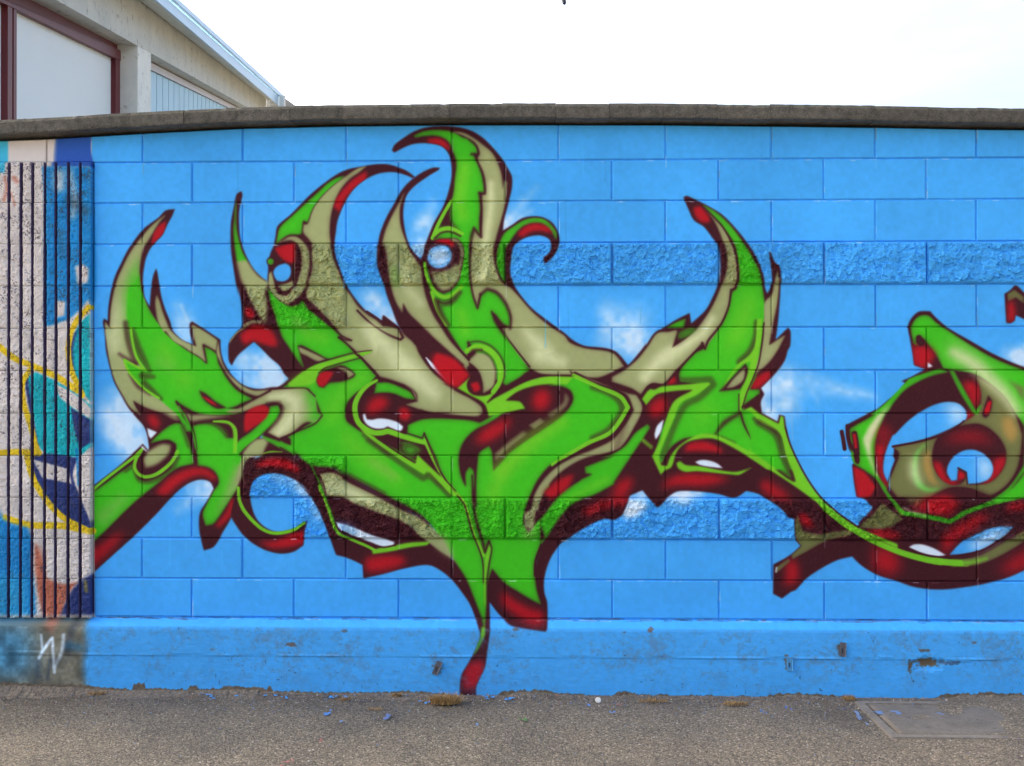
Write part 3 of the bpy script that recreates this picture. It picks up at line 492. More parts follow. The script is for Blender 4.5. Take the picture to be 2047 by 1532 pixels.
f L 0.9|-876,665 -846,677 -780,689 -696,705 -601,709 -613,693 -696,681 -792,661 -870,650
s L 5:5:6:6 1|-1122,969 -1080,867 -1050,778 -1026,747 -966,716 -900,688 -861,668
s M 3 1.2 0.9|-1044,793 -1020,760 -948,725 -864,692 -822,682 -762,692
f O 6 0.8|-577,756 -529,732 -487,625 -565,684
f O 2|-1483,1116 -1447,1164 -1387,1194 -1366,1176 -1393,1116 -1429,1109 -1462,1080 -1477,1050 -1483,984 -1513,960 -1516,996
f M 1|-1510,960 -1486,1017 -1470,930 -1507,852 -1537,810 -1537,852
s L 6:7:7:7:5 1|-1505,958 -1503,912 -1483,860 -1442,809 -1396,768
f G 5 0.9|-1701,1241 -1628,1256 -1574,1224 -1550,1164 -1538,1119 -1689,1118
s L 4:5:5 1|-1622,1271 -1550,1267 -1519,1233 -1517,1128
s G 3:4:4 1|-1789,1343 -1749,1277 -1719,1205 -1705,1145
s M 1.5 0.8 0.9|-1783,1349 -1740,1283 -1710,1205 -1701,1139
f R 2.4 0.95|-1334,2086 -1280,2102 -1241,2107 -1238,2018 -1267,2018 -1307,2045
f R 4 0.95 &m3|-1493,1678 -1425,1718 -1351,1698 -1324,1624 -1385,1637 -1439,1657 -1479,1631
f M 3|-552,2177 -516,2255 -505,2213 -486,2189 -450,2176 -510,2184
s L 5:8:7 1|-592,2130 -564,2164 -507,2177 -450,2151
s L 4:6 1|-505,2294 -552,2213 -592,2130
s M 4 1.5 0.8|-579,2130 -546,2156 -504,2160 -459,2140
s Y 24:36:34:16 16 0.8|-877,1697 -781,1590 -673,1488 -578,1399
f M 1|-452,1542 -411,1488 -477,1427 -524,1452
f R 3.2|-573,1592 -492,1566 -415,1489 -472,1429 -526,1452 -586,1546
f M 1|-429,1521 -408,1536 -375,1506 -360,1458 -356,1423 -387,1400 -416,1410 -428,1447 -408,1488
f R 2.4|-413,1448 -377,1458 -365,1421 -393,1407
f G 2|-793,1124 -619,1017 -500,922 -613,926 -793,1064
s M 5:6:8:5 6 0.65|-913,1207 -751,1085 -634,1005 -604,1023 -515,928
f M 1.5|-745,1166 -619,1159 -548,1008 -637,1087 -660,1115 -664,1087 -733,1127
f G 4 0.9|-733,1160 -673,1154 -640,1133 -682,1124 -673,1100 -721,1130
s L 7:7:5 1|-622,1172 -589,1101 -558,1038
s M 2.5 1 0.9|-628,1211 -595,1130 -542,1017 -482,946
f L 0.9|-934,1243 -853,1190 -748,1118 -670,1072 -662,1117 -613,1071 -554,1014 -467,925 -500,927 -577,1008 -621,1053 -625,1022 -751,1100 -913,1216
s M 2 1 0.9|-853,1193 -748,1122 -673,1077
s M 4:6:6:3 3 0.9|-1009,1022 -905,964 -795,909 -684,851 -608,796
s M 5 1|-82,695 -109,613 -111,551
f M 1.5|-86,818 -92,866 -65,942 4,1004 102,1052 102,997 4,928 -51,860
f R 4 0.95|-73,939 4,1001 73,1028 42,962 -35,908
f G 1|-258,1691 -229,1640 -132,1510 -177,1537 -229,1611
f L 1|879,1111 990,1040 1089,975 1182,907 1262,845 1342,790 1570,682 1570,704 1385,783 1287,851 1225,907 1163,988 1114,1075 1072,1174 1049,1242 1031,1242 1052,1124 1089,1031 1099,991 1065,1006 978,1074 891,1152
f G 2|891,1242 953,1255 1021,1199 1058,1074 1084,1006 1015,1056 891,1135
s M 3 1|1054,1242 1073,1174 1117,1075 1166,988 1228,907 1289,851 1385,783
s M 9:9:3 6 0.7|929,1267 1009,1211 1046,1093 1089,1000
f R 2.4 0.95|1365,1065 1416,1038 1471,968 1444,923 1385,921
f G 1|1447,1303 1509,1352 1565,1408 1620,1463 1694,1495 1768,1513 1801,1501 1725,1483 1657,1452 1601,1415 1552,1359 1515,1309
f Y 3 0.85|1540,1359 1484,1303 1435,1241 1417,1185 1447,1191 1484,1259
s Y 14:26:26:18 14 0.8|1829,1591 1915,1539 2001,1458 2062,1396 2111,1322
f T 5 0.9|2056,1291 2092,1285 2117,1229 2098,1170 2062,1217
f O 2|-1477,1125 -1429,1146 -1387,1140 -1393,1111 -1429,1101 -1465,1080 -1480,1050
f M 1|-1483,1020 -1468,1080 -1441,1104 -1417,1107 -1447,1074 -1465,1032 -1470,984"""
PILASTER = """fx K 0|-2788,2733 -2204,2730 -2187,347 -2767,344
f C 1.5|-2788,2733 -2610,2732 -2603,2554 -2606,2442 -2773,2443
f V 1.5|-2366,2731 -2201,2730 -2199,2671 -2206,2552 -2189,2469 -2385,2470 -2385,2530
s K 6 5 0.6|-2376,2695 -2385,2482
f U 2|-2428,2471 -2201,2470 -2188,1841 -2271,1747 -2342,1719 -2416,1719 -2417,2312
s K 22 10 0.75|-2349,2429 -2348,2378
s K 12 9 0.6|-2296,2441 -2272,2311 -2282,2241
s X 20 10 0.5|-2296,2311 -2225,2264
s X 12 10 0.4|-2343,2159 -2331,2076
f K 2|-2271,2001 -2237,2012 -2206,1990 -2209,1924 -2259,1913
f K 2|-2365,1841 -2315,1836 -2320,1769 -2365,1758
f K 2|-2426,1709 -2348,1736 -2292,1758 -2203,1847 -2203,1791 -2292,1659 -2270,1504 -2426,1504
s F 6 4 0.7|-2606,2419 -2596,2371 -2610,2313
s F 8 5 0.7|-2563,2418 -2548,2402
s F 4 3 0.6|-2577,2348 -2558,2289
f E 1.5|-2201,1780 -2259,1714 -2286,1604 -2258,1460 -2198,1361
f N 2|-2253,1714 -2287,1659 -2294,1570 -2281,1493 -2264,1460 -2279,1570 -2272,1648
f E 1.5|-2510,1471 -2459,1504 -2359,1460 -2269,1405 -2198,1350 -2197,1151 -2257,1107 -2414,1123 -2442,1162 -2470,1305
f K 1.5|-2359,1447 -2269,1399 -2198,1333 -2198,1283 -2269,1327 -2347,1394
f N 1.5|-2291,1338 -2198,1278 -2197,1173 -2246,1140 -2274,1239
f N 1.5|-2511,1471 -2495,1482 -2481,1371 -2459,1239 -2436,1128 -2459,1184 -2481,1294
f N 1.5|-2494,1115 -2358,1118 -2257,1101 -2280,1018 -2197,798 -2196,754 -2313,809 -2402,897 -2469,1018
f K 1.5|-2470,1093 -2302,1049 -2284,979 -2425,1007
f K 1.5|-2246,1096 -2197,1140 -2197,809 -2240,930
s U 5 2 0.9|-2263,1140 -2257,1074 -2252,974
s D 12 1.5|-2639,1631 -2560,1570 -2482,1537 -2348,1477 -2258,1416
s D 11 1.5|-2487,1510 -2517,1460 -2515,1371 -2481,1250 -2447,1128
s D 12 1.5|-2637,1123 -2537,1128 -2442,1123
s D 12 1.5|-2498,1106 -2469,1007 -2402,897 -2324,820 -2196,754
s D 13 1.5|-2603,819 -2491,786 -2324,781 -2196,754
s D 11 1.5|-2205,1808 -2268,1736 -2301,1637 -2292,1526 -2267,1460 -2234,1394
f U 3|-2637,874 -2603,808 -2491,773 -2469,687 -2485,554 -2457,431 -2636,430
f U 3|-2640,694 -2491,665 -2469,555 -2453,364 -2639,363
f C 8 0.4|-2640,554 -2513,547 -2490,364 -2639,363
f K 3|-2446,753 -2196,743 -2196,533 -2290,527 -2457,576
f F 2.5|-2461,709 -2447,680 -2424,621 -2402,533 -2327,508 -2253,519 -2290,475 -2334,363 -2423,363 -2446,482
f F 6 0.6|-2457,698 -2413,665 -2423,521 -2457,554
f N 2|-2238,527 -2190,556 -2186,364 -2338,363 -2286,475
s D 5 4 0.6|-2220,520 -2216,476"""
PLINTH = """f Z 6|-2758,338 -2214,351 -2209,225 -2222,131 -2199,-9 -2757,-37
f F 6 0.7|-2423,360 -2335,361 -2379,273
s X 16 8 0.7|-2261,339 -2305,200
s W 5 2.5 0.7|-2422,273 -2416,200 -2371,258
s W 6 2.5 0.7|-2434,163 -2393,229 -2370,258 -2364,163 -2360,98
s W 7 3 0.65|-2316,273 -2323,200 -2360,123
s X 6 4 0.8|-2378,156 -2393,68
s X 10 6 0.7|-2441,141 -2438,82
f U 18 0.55|-2758,327 -2474,317 -2461,83 -2758,57
s U 16 8 0.4|-2290,222 -2245,215"""

def spline(pts, corner=50.0, step=6.0, closed=True):
    """Catmull-Rom through pts, sharp turns stay corners"""
    P=np.asarray(pts,float);n=len(P)
    if n<3: return P
    cr=np.zeros(n,bool)
    for i in range(n):
        if not closed and i in(0,n-1): cr[i]=True;continue
        a=P[i]-P[i-1];b=P[(i+1)%n]-P[i]
        t=abs(math.degrees(math.atan2(a[0]*b[1]-a[1]*b[0],a@b)))
        cr[i]=t>corner
    out=[]
    for i in range(n if closed else n-1):
        p1,p2=P[i],P[(i+1)%n]
        d=np.hypot(*(p2-p1))
        p0=2*p1-p2 if cr[i] else P[i-1]
        p3=2*p2-p1 if cr[(i+1)%n] else P[(i+2)%n]
        d0=np.hypot(*(p1-p0))+1e-9;d3=np.hypot(*(p3-p2))+1e-9
        m1=(p2-p1)*0.5+(p1-p0)*0.5*min(1.5,d/d0) if not cr[i] else (p2-p1)
        m2=(p2-p1)*0.5+(p3-p2)*0.5*min(1.5,d/d3) if not cr[(i+1)%n] else (p2-p1)
        k=max(1,int(d/step))
        t=np.arange(k)[:,None]/k
        out.append((2*t**3-3*t**2+1)*p1+(t**3-2*t**2+t)*m1+(-2*t**3+3*t**2)*p2+(t**3-t**2)*m2)
    if not closed: out.append(P[-1:])
    return np.concatenate(out)
def box(a,r):
    if r<1: return a
    for ax in(0,1):
        c=np.cumsum(np.pad(a,[(r+1,r) if i==ax else (0,0) for i in(0,1)],mode='edge'),axis=ax,dtype=np.float64)
        n=a.shape[ax]
        hi=np.take(c,np.arange(2*r+1,2*r+1+n),axis=ax);lo=np.take(c,np.arange(0,n),axis=ax)
        a=((hi-lo)/(2*r+1)).astype(np.float32)
    return a
def blur(a,s):
    if s<0.4: return a
    r=max(1,int(round(math.sqrt(s*s*12/3+1)/2-.5)))
    for _ in range(3): a=box(a,r)
    return a
class Canvas:
    def __init__(s,w,h): s.w,s.h=w,h;s.img=np.zeros((h,w,3),np.float32);s.masks={}
    def poly(s,P,soft):
        pad=int(soft*3)+3
        x0=max(0,int(P[:,0].min())-pad);x1=min(s.w,int(P[:,0].max())+pad+1)
        y0=max(0,int(P[:,1].min())-pad);y1=min(s.h,int(P[:,1].max())+pad+1)
        if x1<=x0 or y1<=y0: return None
        SS=3;h=(y1-y0)*SS;w=x1-x0
        A=np.zeros((h,w+2),np.float32)
        X=np.clip(P[:,0]-x0,0,w);Y=(P[:,1]-y0)*SS
        for i in range(len(P)):
            xa,ya,xb,yb=X[i],Y[i],X[(i+1)%len(P)],Y[(i+1)%len(P)]
            if ya==yb: continue
            sg=1.
            if ya>yb: xa,ya,xb,yb=xb,yb,xa,ya;sg=-1.
            r=np.arange(max(0,math.ceil(ya-.5)),min(h,math.ceil(yb-.5)))
            if not len(r): continue
            x=xa+(r+.5-ya)*(xb-xa)/(yb-ya);k=np.floor(x).astype(int);f=(x-k).astype(np.float32)
            A[r,k]+=sg*(1-f);A[r,k+1]+=sg*f
        A=np.clip(np.abs(np.cumsum(A,1))[:,:w],0,1).reshape(y1-y0,SS,w).mean(1)
        return x0,y0,blur(A,soft)
    def line(s,P,W,soft):
        W=np.asarray(W,float)
        w=np.interp(np.linspace(0,1,len(P)),np.linspace(0,1,len(W)),W)/2
        R=w.max()+soft*2+2
        x0=max(0,int(P[:,0].min()-R));x1=min(s.w,int(P[:,0].max()+R)+1)
        y0=max(0,int(P[:,1].min()-R));y1=min(s.h,int(P[:,1].max()+R)+1)
        if x1<=x0 or y1<=y0: return None
        A=np.zeros((y1-y0,x1-x0),np.float32)
        if len(P)==1: P=np.repeat(P,2,0);P[1]+=.01;w=np.repeat(w,2)
        for i in range(len(P)-1):
            a,b=P[i],P[i+1];ra,rb=w[i],w[i+1];r=max(ra,rb)+soft+1.5
            u0=max(x0,int(min(a[0],b[0])-r));u1=min(x1,int(max(a[0],b[0])+r)+2)
            v0=max(y0,int(min(a[1],b[1])-r));v1=min(y1,int(max(a[1],b[1])+r)+2)
            if u1<=u0 or v1<=v0: continue
            gx=np.arange(u0,u1)+.5-a[0];gy=(np.arange(v0,v1)+.5-a[1])[:,None]
            d=b-a;L=d@d+1e-9
            t=np.clip((gx*d[0]+gy*d[1])/L,0,1)
            D=np.hypot(gx-t*d[0],gy-t*d[1])-(ra+(rb-ra)*t)
            q=np.clip(.5-D/(2*soft+1),0,1);q=q*q*(3-2*q)
            S=A[v0-y0:v1-y0,u0-x0:u1-x0];np.maximum(S,q,out=S)
        return x0,y0,A
    def put(s,m,col,alpha=1,clip=None,name=None,base=None):
        if m is None: return
        x0,y0,A=m;h,w=A.shape
        if name:
            F=np.zeros((s.h,s.w),np.float32);F[y0:y0+h,x0:x0+w]=A;s.masks[name]=F
        if clip: A=A*s.masks[clip][y0:y0+h,x0:x0+w]
        A=(A*alpha)[...,None]
        I=s.img[y0:y0+h,x0:x0+w]
        I+=( (base[y0:y0+h,x0:x0+w] if base is not None else np.asarray(col,np.float32))-I)*A


def to_map(pts):
    P = np.asarray(pts, float) / 1000.0
    return np.stack([(P[:, 0] - U0) * PXM, (W1 - P[:, 1]) * PXM], 1)

def run_ops(cv, text, base):
    k = PXM * 0.00234                          # line widths are noted in units of 2.34 mm
    for ln in text.strip().splitlines():
        head, path = ln.split('|')
        h = head.split()
        op, c = h[0], h[1]
        clip = name = None; nums = []
        for t in h[2:]:
            if t[0] == '&': clip = t[1:]
            elif t[0] == '@': name = t[1:]
            else: nums.append(t)
        pts = to_map([tuple(map(int, t.split(','))) for t in path.split()])
        w = None
        if op[0] == 's':
            w = [float(q) * k for q in nums[0].split(':')]; nums = nums[1:]
        soft = float(nums[0]) * k; al = float(nums[1]) if len(nums) > 1 else 1.0
        if base is None and op[0] == 'f':
            base = cv.img.copy()
        cc = np.array(PAL.get(c, (0, 0, 0)), np.float32) / 255.0
        if op == 'fx': m = cv.poly(pts, soft)
        elif op == 's' and c == 'W' and float(nums[0]) >= 8:
            m = cv.line(spline(pts, closed=False, step=5.0), w, soft)
            if m is not None: m = (m[0], m[1], np.clip(m[2] * (.36 + 1.0 * WISP[m[1]:m[1] + m[2].shape[0], m[0]:m[0] + m[2].shape[1]]), 0, 1))
        elif op == 'f': m = cv.poly(spline(pts, step=4.0), soft)
        else: m = cv.line(spline(pts, closed=False, step=5.0), w, soft)
        cv.put(m, cc, al, clip, name, base if c == 'B' else None)

def vnoise(w, h, cell, rng):
    """smooth value noise, 0..1"""
    gw, gh = int(w / cell) + 3, int(h / cell) + 3
    g = rng.random((gh, gw)).astype(np.float32)
    x = np.arange(w) / cell; y = np.arange(h) / cell
    xi = x.astype(int); yi = y.astype(int)
    fx = x - xi; fy = y - yi
    fx = (fx * fx * (3 - 2 * fx)).astype(np.float32); fy = (fy * fy * (3 - 2 * fy)).astype(np.float32)[:, None]
    a = g[np.ix_(yi, xi)]; b = g[np.ix_(yi, xi + 1)]; c = g[np.ix_(yi + 1, xi)]; d = g[np.ix_(yi + 1, xi + 1)]
    return (a * (1 - fx) + b * fx) * (1 - fy) + (c * (1 - fx) + d * fx) * fy

_r = np.random.default_rng(11)
WISP = vnoise(TW, TH, 90, _r) * .40 + vnoise(TW, TH, 34, _r) * .35 + vnoise(TW, TH, 12, _r) * .25
WISP = np.clip((WISP - .25) * 2.0, 0, 1) ** 1.3
COURSE = [2.681, 2.4937, 2.302, 2.1069, 1.9092, 1.71, 1.51, 1.3103, 1.1117, 0.9152, 0.7217, 0.5322, 0.3475]                            # heights (m) of the bed joints, top to bottom
JOINTS_A = [-4.2401, -3.7851, -3.3301, -2.8751, -2.4201, -1.962, -1.486, -0.997, -0.5001, 0.0, 0.4983, 0.9899, 1.4699, 1.9335, 2.4135, 2.8935, 3.3735, 3.8535]                              # perpend joints (m) of courses 1, 3, 5 ...
JOINTS_B = [-4.461, -4.006, -3.551, -3.096, -2.641, -2.1936, -1.7259, -1.2428, -0.7492, -0.2501, 0.2497, 0.7452, 1.2317, 1.7041, 2.1841, 2.6641, 3.1441, 3.6241]                              # perpend joints (m) of courses 2, 4, 6 ...
ROUGH = {3: (-1.24, 9), 9: (-1.24, 9), 4: (-1.48, -1.0), 8: (-1.48, -1.0)}   # split-face blocks: course -> from x to x
PIL_X = -2.1971                               # right edge of the ribbed pilaster

def paint_map():
    rng = np.random.default_rng(5)
    cv = Canvas(TW, TH)
    base = np.array((70, 169, 243), np.float32) / 255.0
    n1 = vnoise(TW, TH, 160, rng); n2 = vnoise(TW, TH, 45, rng); n3 = vnoise(TW, TH, 9, rng)
    cv.img[:] = base
    tone = (n1 - .5) * .05 + (n2 - .5) * .035 + (n3 - .5) * .012
    cv.img *= (1 + tone)[..., None]
    run_ops(cv, MURAL, None)
    # soft overspray: the dark outlines bleed into the colours beside them
    I = cv.img
    lumi = I.sum(2)
    dark = (np.clip((1.05 - lumi) * 4, 0, 1) * np.clip((.55 - I[..., 1]) * 8, 0, 1)).astype(np.float32)
    b1 = blur(dark, 3.2); b2 = blur(dark, 7.5)
    warm = np.clip((I[..., 1] - I[..., 2]) * 6, 0, 1)
    lime = np.clip((I[..., 0] - .36) * 12, 0, 1) * np.clip((.3 - I[..., 2]) * 8, 0, 1)
    al = (np.clip(b1 * .50 + b2 * .50, 0, .85) * (.14 + .52 * warm) * (1 - .72 * lime)) * (1 - dark)
    I += (np.array((64, 24, 32), np.float32) / 255 - I) * al[..., None]
    # spray mist: thin wisps in the white clouds, faint speckle in every colour
    lum = (n3 - .5) * .03 + (rng.random((TH, TW)).astype(np.float32) - .5) * .025
    cv.img *= (1 + lum)[..., None]
    # runs of thin paint
    for _ in range(40):
        x = rng.uniform(-2.1, 2.3); z = rng.uniform(.5, 2.6); l = rng.uniform(.05, .22)
        c = cv.img[min(TH - 1, int((W1 - z) * PXM)), int((x - U0) * PXM)].copy()
        if c[2] < .7: continue
        c = np.clip(c * rng.choice([.88, 1.1]), 0, 1)
        P = np.array([((x - U0) * PXM, (W1 - z) * PXM), ((x + rng.uniform(-.004, .004) - U0) * PXM, (W1 - z + l) * PXM)])
        cv.put(cv.line(P, [1.0, 1.6, 2.2], 1.2), c, .6)
    # chips and unpainted mortar crumbs, plus lit edges painted below and right of joints
    chip = (np.array((214, 228, 240)) / 255, np.array((205, 215, 225)) / 255, np.array((150, 140, 130)) / 255)
    for i, zj in enumerate(COURSE[1:12]):
        dens = (60, 60, 26, 16, 14, 8, 8, 8, 8, 12, 30)[i]
        for _ in range(dens):
            x = rng.uniform(-2.15, 2.5); l = rng.uniform(.004, .035)
            y = (W1 - zj + rng.uniform(.003, .008)) * PXM
            P = np.array([((x - U0) * PXM, y), ((x + l - U0) * PXM, y + rng.uniform(-.8, .8))])
            cv.put(cv.line(P, [rng.uniform(.6, 2.0)], .5), chip[rng.integers(0, 2)], rng.uniform(.3, .8))
    for r in range(12):
        for xj in (JOINTS_A if r % 2 == 0 else JOINTS_B):
            if xj < -2.1 or rng.random() > .75: continue
            za, zb = COURSE[r], COURSE[r + 1]
            for _ in range(rng.integers(2, 6) if r < 4 else rng.integers(1, 4)):
                z = rng.uniform(zb, za); l = rng.uniform(.015, .075)
                x = (xj + rng.uniform(.003, .006) - U0) * PXM  # right edge only: pale strokes also paint the light caught there
                P = np.array([(x, (W1 - z) * PXM), (x, (W1 - z + l) * PXM)])
                cv.put(cv.line(P, [rng.uniform(.6, 1.6)], .5), chip[rng.integers(0, 3)], rng.uniform(.25, .6))
    # foot of the wall: crumbling paint, old red and white showing
    zb = COURSE[12]
    for _ in range(230):
        x = rng.uniform(-2.2, 2.5); l = rng.uniform(.005, .085)
        c = rng.choice(4, p=[.55, .25, .11, .09])
        cc = ((60, 48, 60), (225, 228, 235), (170, 60, 55), (196, 170, 160))[c]
        y = (W1 - zb + rng.uniform(-.004, .006)) * PXM
        P = np.array([((x - U0) * PXM, y), ((x + l - U0) * PXM, y + rng.uniform(-1, 1))])
        cv.put(cv.line(P, [.5, rng.uniform(.8, 2.4), .5], .5), np.array(cc) / 255, rng.uniform(.4, .9))
    run_ops(cv, PILASTER, None)
    # bare speckle on the split ribs (paint missed the pits)
    ip = int((PIL_X - U0) * PXM)
    z1 = int((W1 - COURSE[1]) * PXM); z2 = int((W1 - COURSE[12]) * PXM)
    sub = cv.img[z1:z2, :ip]
    nf = vnoise(ip, z2 - z1, 2.6, rng) * .62 + vnoise(ip, z2 - z1, 18, rng) * .38
    dens = np.linspace(.60, .76, z2 - z1)[:, None]
    sp = np.clip((nf - dens) * 7, 0, 1)[..., None]
    sub += (np.array((74, 68, 76)) / 255 - sub) * sp * .6
    sub *= (1 + (vnoise(ip, z2 - z1, 30, rng) - .5) * .12)[..., None]
    run_ops(cv, PLINTH, None)
    # worn, dusty concrete foot below the blocks
    zt = int((W1 - COURSE[12] + .035) * PXM)
    sub = cv.img[zt:]
    h = sub.shape[0]
    a = vnoise(TW, h, 70, rng) * .5 + vnoise(TW, h, 22, rng) * .35 + vnoise(TW, h, 6, rng) * .15
    band = np.exp(-((np.arange(h)[:, None] - 50) / 60.0) ** 2)
    fine_ = vnoise(TW, h, 5, rng) * .5 + vnoise(TW, h, 12, rng) * .5
    wear = .08 + np.clip((a * .5 + fine_ * .5 - .50) * 4.0, 0, 1) * (.12 + .42 * band)
    left = (np.arange(TW) < (-2.2 - U0) * PXM)[None, :, None]
    sub *= np.where(left, (.72 + .62 * vnoise(TW, h, 26, rng) * (.6 + .6 * vnoise(TW, h, 7, rng)))[..., None], 1)
    wear = np.where(left[..., 0], wear * .3, wear)
    sub += (np.array((98, 124, 150)) / 255 - sub) * wear[..., None]
    pit = vnoise(TW, h, 4, rng)
    pm = np.clip((pit - .93) * 16, 0, 1)[..., None] * np.clip((a - .4) * 5, 0, 1)[..., None]
    sub += (np.array((40, 48, 62)) / 255 - sub) * pm * .9
    # paint stops short of the ground in a ragged line; dirty bare concrete shows below it
    px = np.array([d[0] for d in DIRT]); pz = np.array([d[1] for d in DIRT])
    xs = U0 + np.arange(TW) / PXM
    rag = np.interp(xs, px, pz) + (vnoise(TW, 1, 6, rng)[0] - .5) * .010 + (vnoise(TW, 1, 2, rng)[0] - .5) * .006
    Zr = (W1 - (np.arange(TH) / PXM))[:, None]
    m = np.clip((rag[None] - Zr) * 260 + .5, 0, 1) * (Zr < .2)
    tone = .85 + .35 * vnoise(TW, TH, 6, rng)
    cv.img += (np.array((104, 92, 78)) / 255 * tone[..., None] - cv.img) * m[..., None]
    # rust and bare patches round the ties and the spalled hole
    for (x, z, w_, h_, c, al) in SPOTS:
        X = (np.arange(TW)[None] - (x - U0) * PXM) / (w_ * PXM); Z = (np.arange(TH)[:, None] - (W1 - z) * PXM) / (h_ * PXM)
        xa, xb = int((x - 2 * w_ - U0) * PXM), int((x + 2 * w_ - U0) * PXM); za, zb_ = int((W1 - z - 2 * h_) * PXM), int((W1 - z + 2 * h_) * PXM)
        xa, xb, za, zb_ = max(xa, 0), min(xb, TW), max(za, 0), min(zb_, TH)
        d = np.hypot(X[:, xa:xb], Z[za:zb_]) + (vnoise(xb - xa, zb_ - za, 5, rng) - .5) * .9
        m = np.clip((1 - d) * 2.5, 0, 1)[..., None] * al
        S = cv.img[za:zb_, xa:xb]
        S += (np.array(c) / 255 - S) * m
    return np.clip(cv.img, 0, 1)

SPOTS = [(1.6701 + .02, 0.1549 + .012, .07, .022, (104, 90, 70), 1.0), (1.6701 - .062, 0.1549 - .004, .014, .03, (92, 76, 58), .95),
         (1.6701 + .12, 0.1549 + .012, .06, .012, (70, 92, 120), .8), (1.6701 + .01, 0.1549 + .07, .03, .01, (96, 80, 66), .8),
         (-0.5653, 0.1305, .022, .03, (110, 92, 74), .9), (1.0586 - .012, 0.1576 + .01, .014, .035, (110, 92, 74), .85), (1.3010 - .004, 0.2259, .022, .034, (96, 84, 76), .9),
         (-1.245, .235, .03, .012, (112, 86, 70), .8), (-1.0, .3, .02, .008, (100, 84, 74), .6), (-.2, .312, .02, .008, (110, 84, 70), .7), (.42, .312, .018, .012, (120, 92, 78), .75),
         (.3, .3, .012, .006, (90, 80, 76), .6), (1.9, .262, .014, .008, (100, 84, 76), .6), (-1.62, .21, .02, .008, (110, 92, 80), .4)]

DIRT = [(-4.1, 0.03), (-2.6147, 0.0491), (-2.4725, 0.0454), (-2.2242, 0.0425), (-2.1793, 0.0335), (-1.9953, 0.0208), (-1.9859, 0.0465), (-1.9364, 0.0492), (-1.9293, 0.0283), (-1.7316, 0.0227), (-1.7176, 0.0415), (-1.6917, 0.0416), (-1.6823, 0.0254), (-1.5813, 0.0308), (-1.5531, 0.0426), (-1.4874, 0.0385), (-1.3632, 0.0277), (-1.3421, 0.0395), (-1.3304, 0.0187), (-1.1081, 0.0133), (-0.968, 0.0143), (-0.7699, 0.0158), (-0.735, 0.0253), (-0.4908, 0.0086), (-0.4327, -0.0142), (-0.2982, -0.0131), (-0.2773, 0.0194), (-0.1731, 0.0294), (-0.0944, 0.03), (0.0305, 0.017), (0.2221, 0.0046), (0.2844, 0.0258), (0.312, 0.0283), (0.3996, 0.0105), (0.6525, 0.0101), (0.9415, 0.0053), (1.001, 0.0219), (1.088, 0.0248), (1.3027, 0.0126), (1.3392, 0.0014), (1.3757, -0.0098), (1.5193, -0.0179), (1.699, -0.0074), (1.7718, 0.023), (1.9874, 0.0314), (2.1278, 0.0256), (3.6, 0.025)]                                # x, height (m) where the paint stops above the ground
paint = paint_map()
img = bpy.data.images.new('wall_paint', TW, TH, alpha=False)
buf = np.ones((TH, TW, 4), np.float32)
buf[..., :3] = paint[::-1]
img.pixels.foreach_set(buf.ravel())
img.update()
img.pack()

# ------------------------------------------------------------------ materials
class NT:
    def __init__(s, name):
        s.m = bpy.data.materials.new(name); s.m.use_nodes = True
        s.t = s.m.node_tree; s.n = s.t.nodes
        s.b = s.n['Principled BSDF']
    def new(s, t, **kw):
        n = s.n.new('ShaderNode' + t)
        for k, v in kw.items(): setattr(n, k, v)
        return n
    def set(s, node, key, v):
        if hasattr(v, 'is_output') or isinstance(v, bpy.types.NodeSocket): s.t.links.new(v, node.inputs[key])
        else: node.inputs[key].default_value = v
    def math(s, op, a, b=0.0, c=None):
        n = s.new('Math', operation=op)
        s.set(n, 0, a); s.set(n, 1, b)
        if c is not None: s.set(n, 2, c)
        return n.outputs[0]
    def mix(s, fac, a, b, blend='MIX'):
        n = s.new('Mix', data_type='RGBA', blend_type=blend)
        s.set(n, 0, fac); s.set(n, 6, a); s.set(n, 7, b)
        return n.outputs[2]
    def noise(s, vec, scale, detail=4, rough=.55):
        n = s.new('TexNoise'); s.set(n, 'Vector', vec); n.inputs['Scale'].default_value = scale
        n.inputs['Detail'].default_value = detail; n.inputs['Roughness'].default_value = rough
        return n.outputs['Fac']
    def ramp(s, fac, stops):
        n = s.new('ValToRGB'); s.set(n, 0, fac)
        e = n.color_ramp.elements
        while len(e) < len(stops): e.new(.5)
        for q, (p, c) in zip(e, stops): q.position = p; q.color = (*c, 1) if len(c) == 3 else c
        return n.outputs[0]
    def pos(s): return s.new('NewGeometry').outputs['Position']
    def bump(s, h, strength, dist=.002, prev=None):
        n = s.new('Bump'); n.inputs['Strength'].default_value = strength; n.inputs['Distance'].default_value = dist
        s.set(n, 'Height', h)
        if prev is not None: s.set(n, 'Normal', prev)
        return n.outputs[0]

def lin(r, g, b):
    return tuple(((c / 255) / 12.92 if c / 255 < .04045 else ((c / 255 + .055) / 1.055) ** 2.4) for c in (r, g, b))

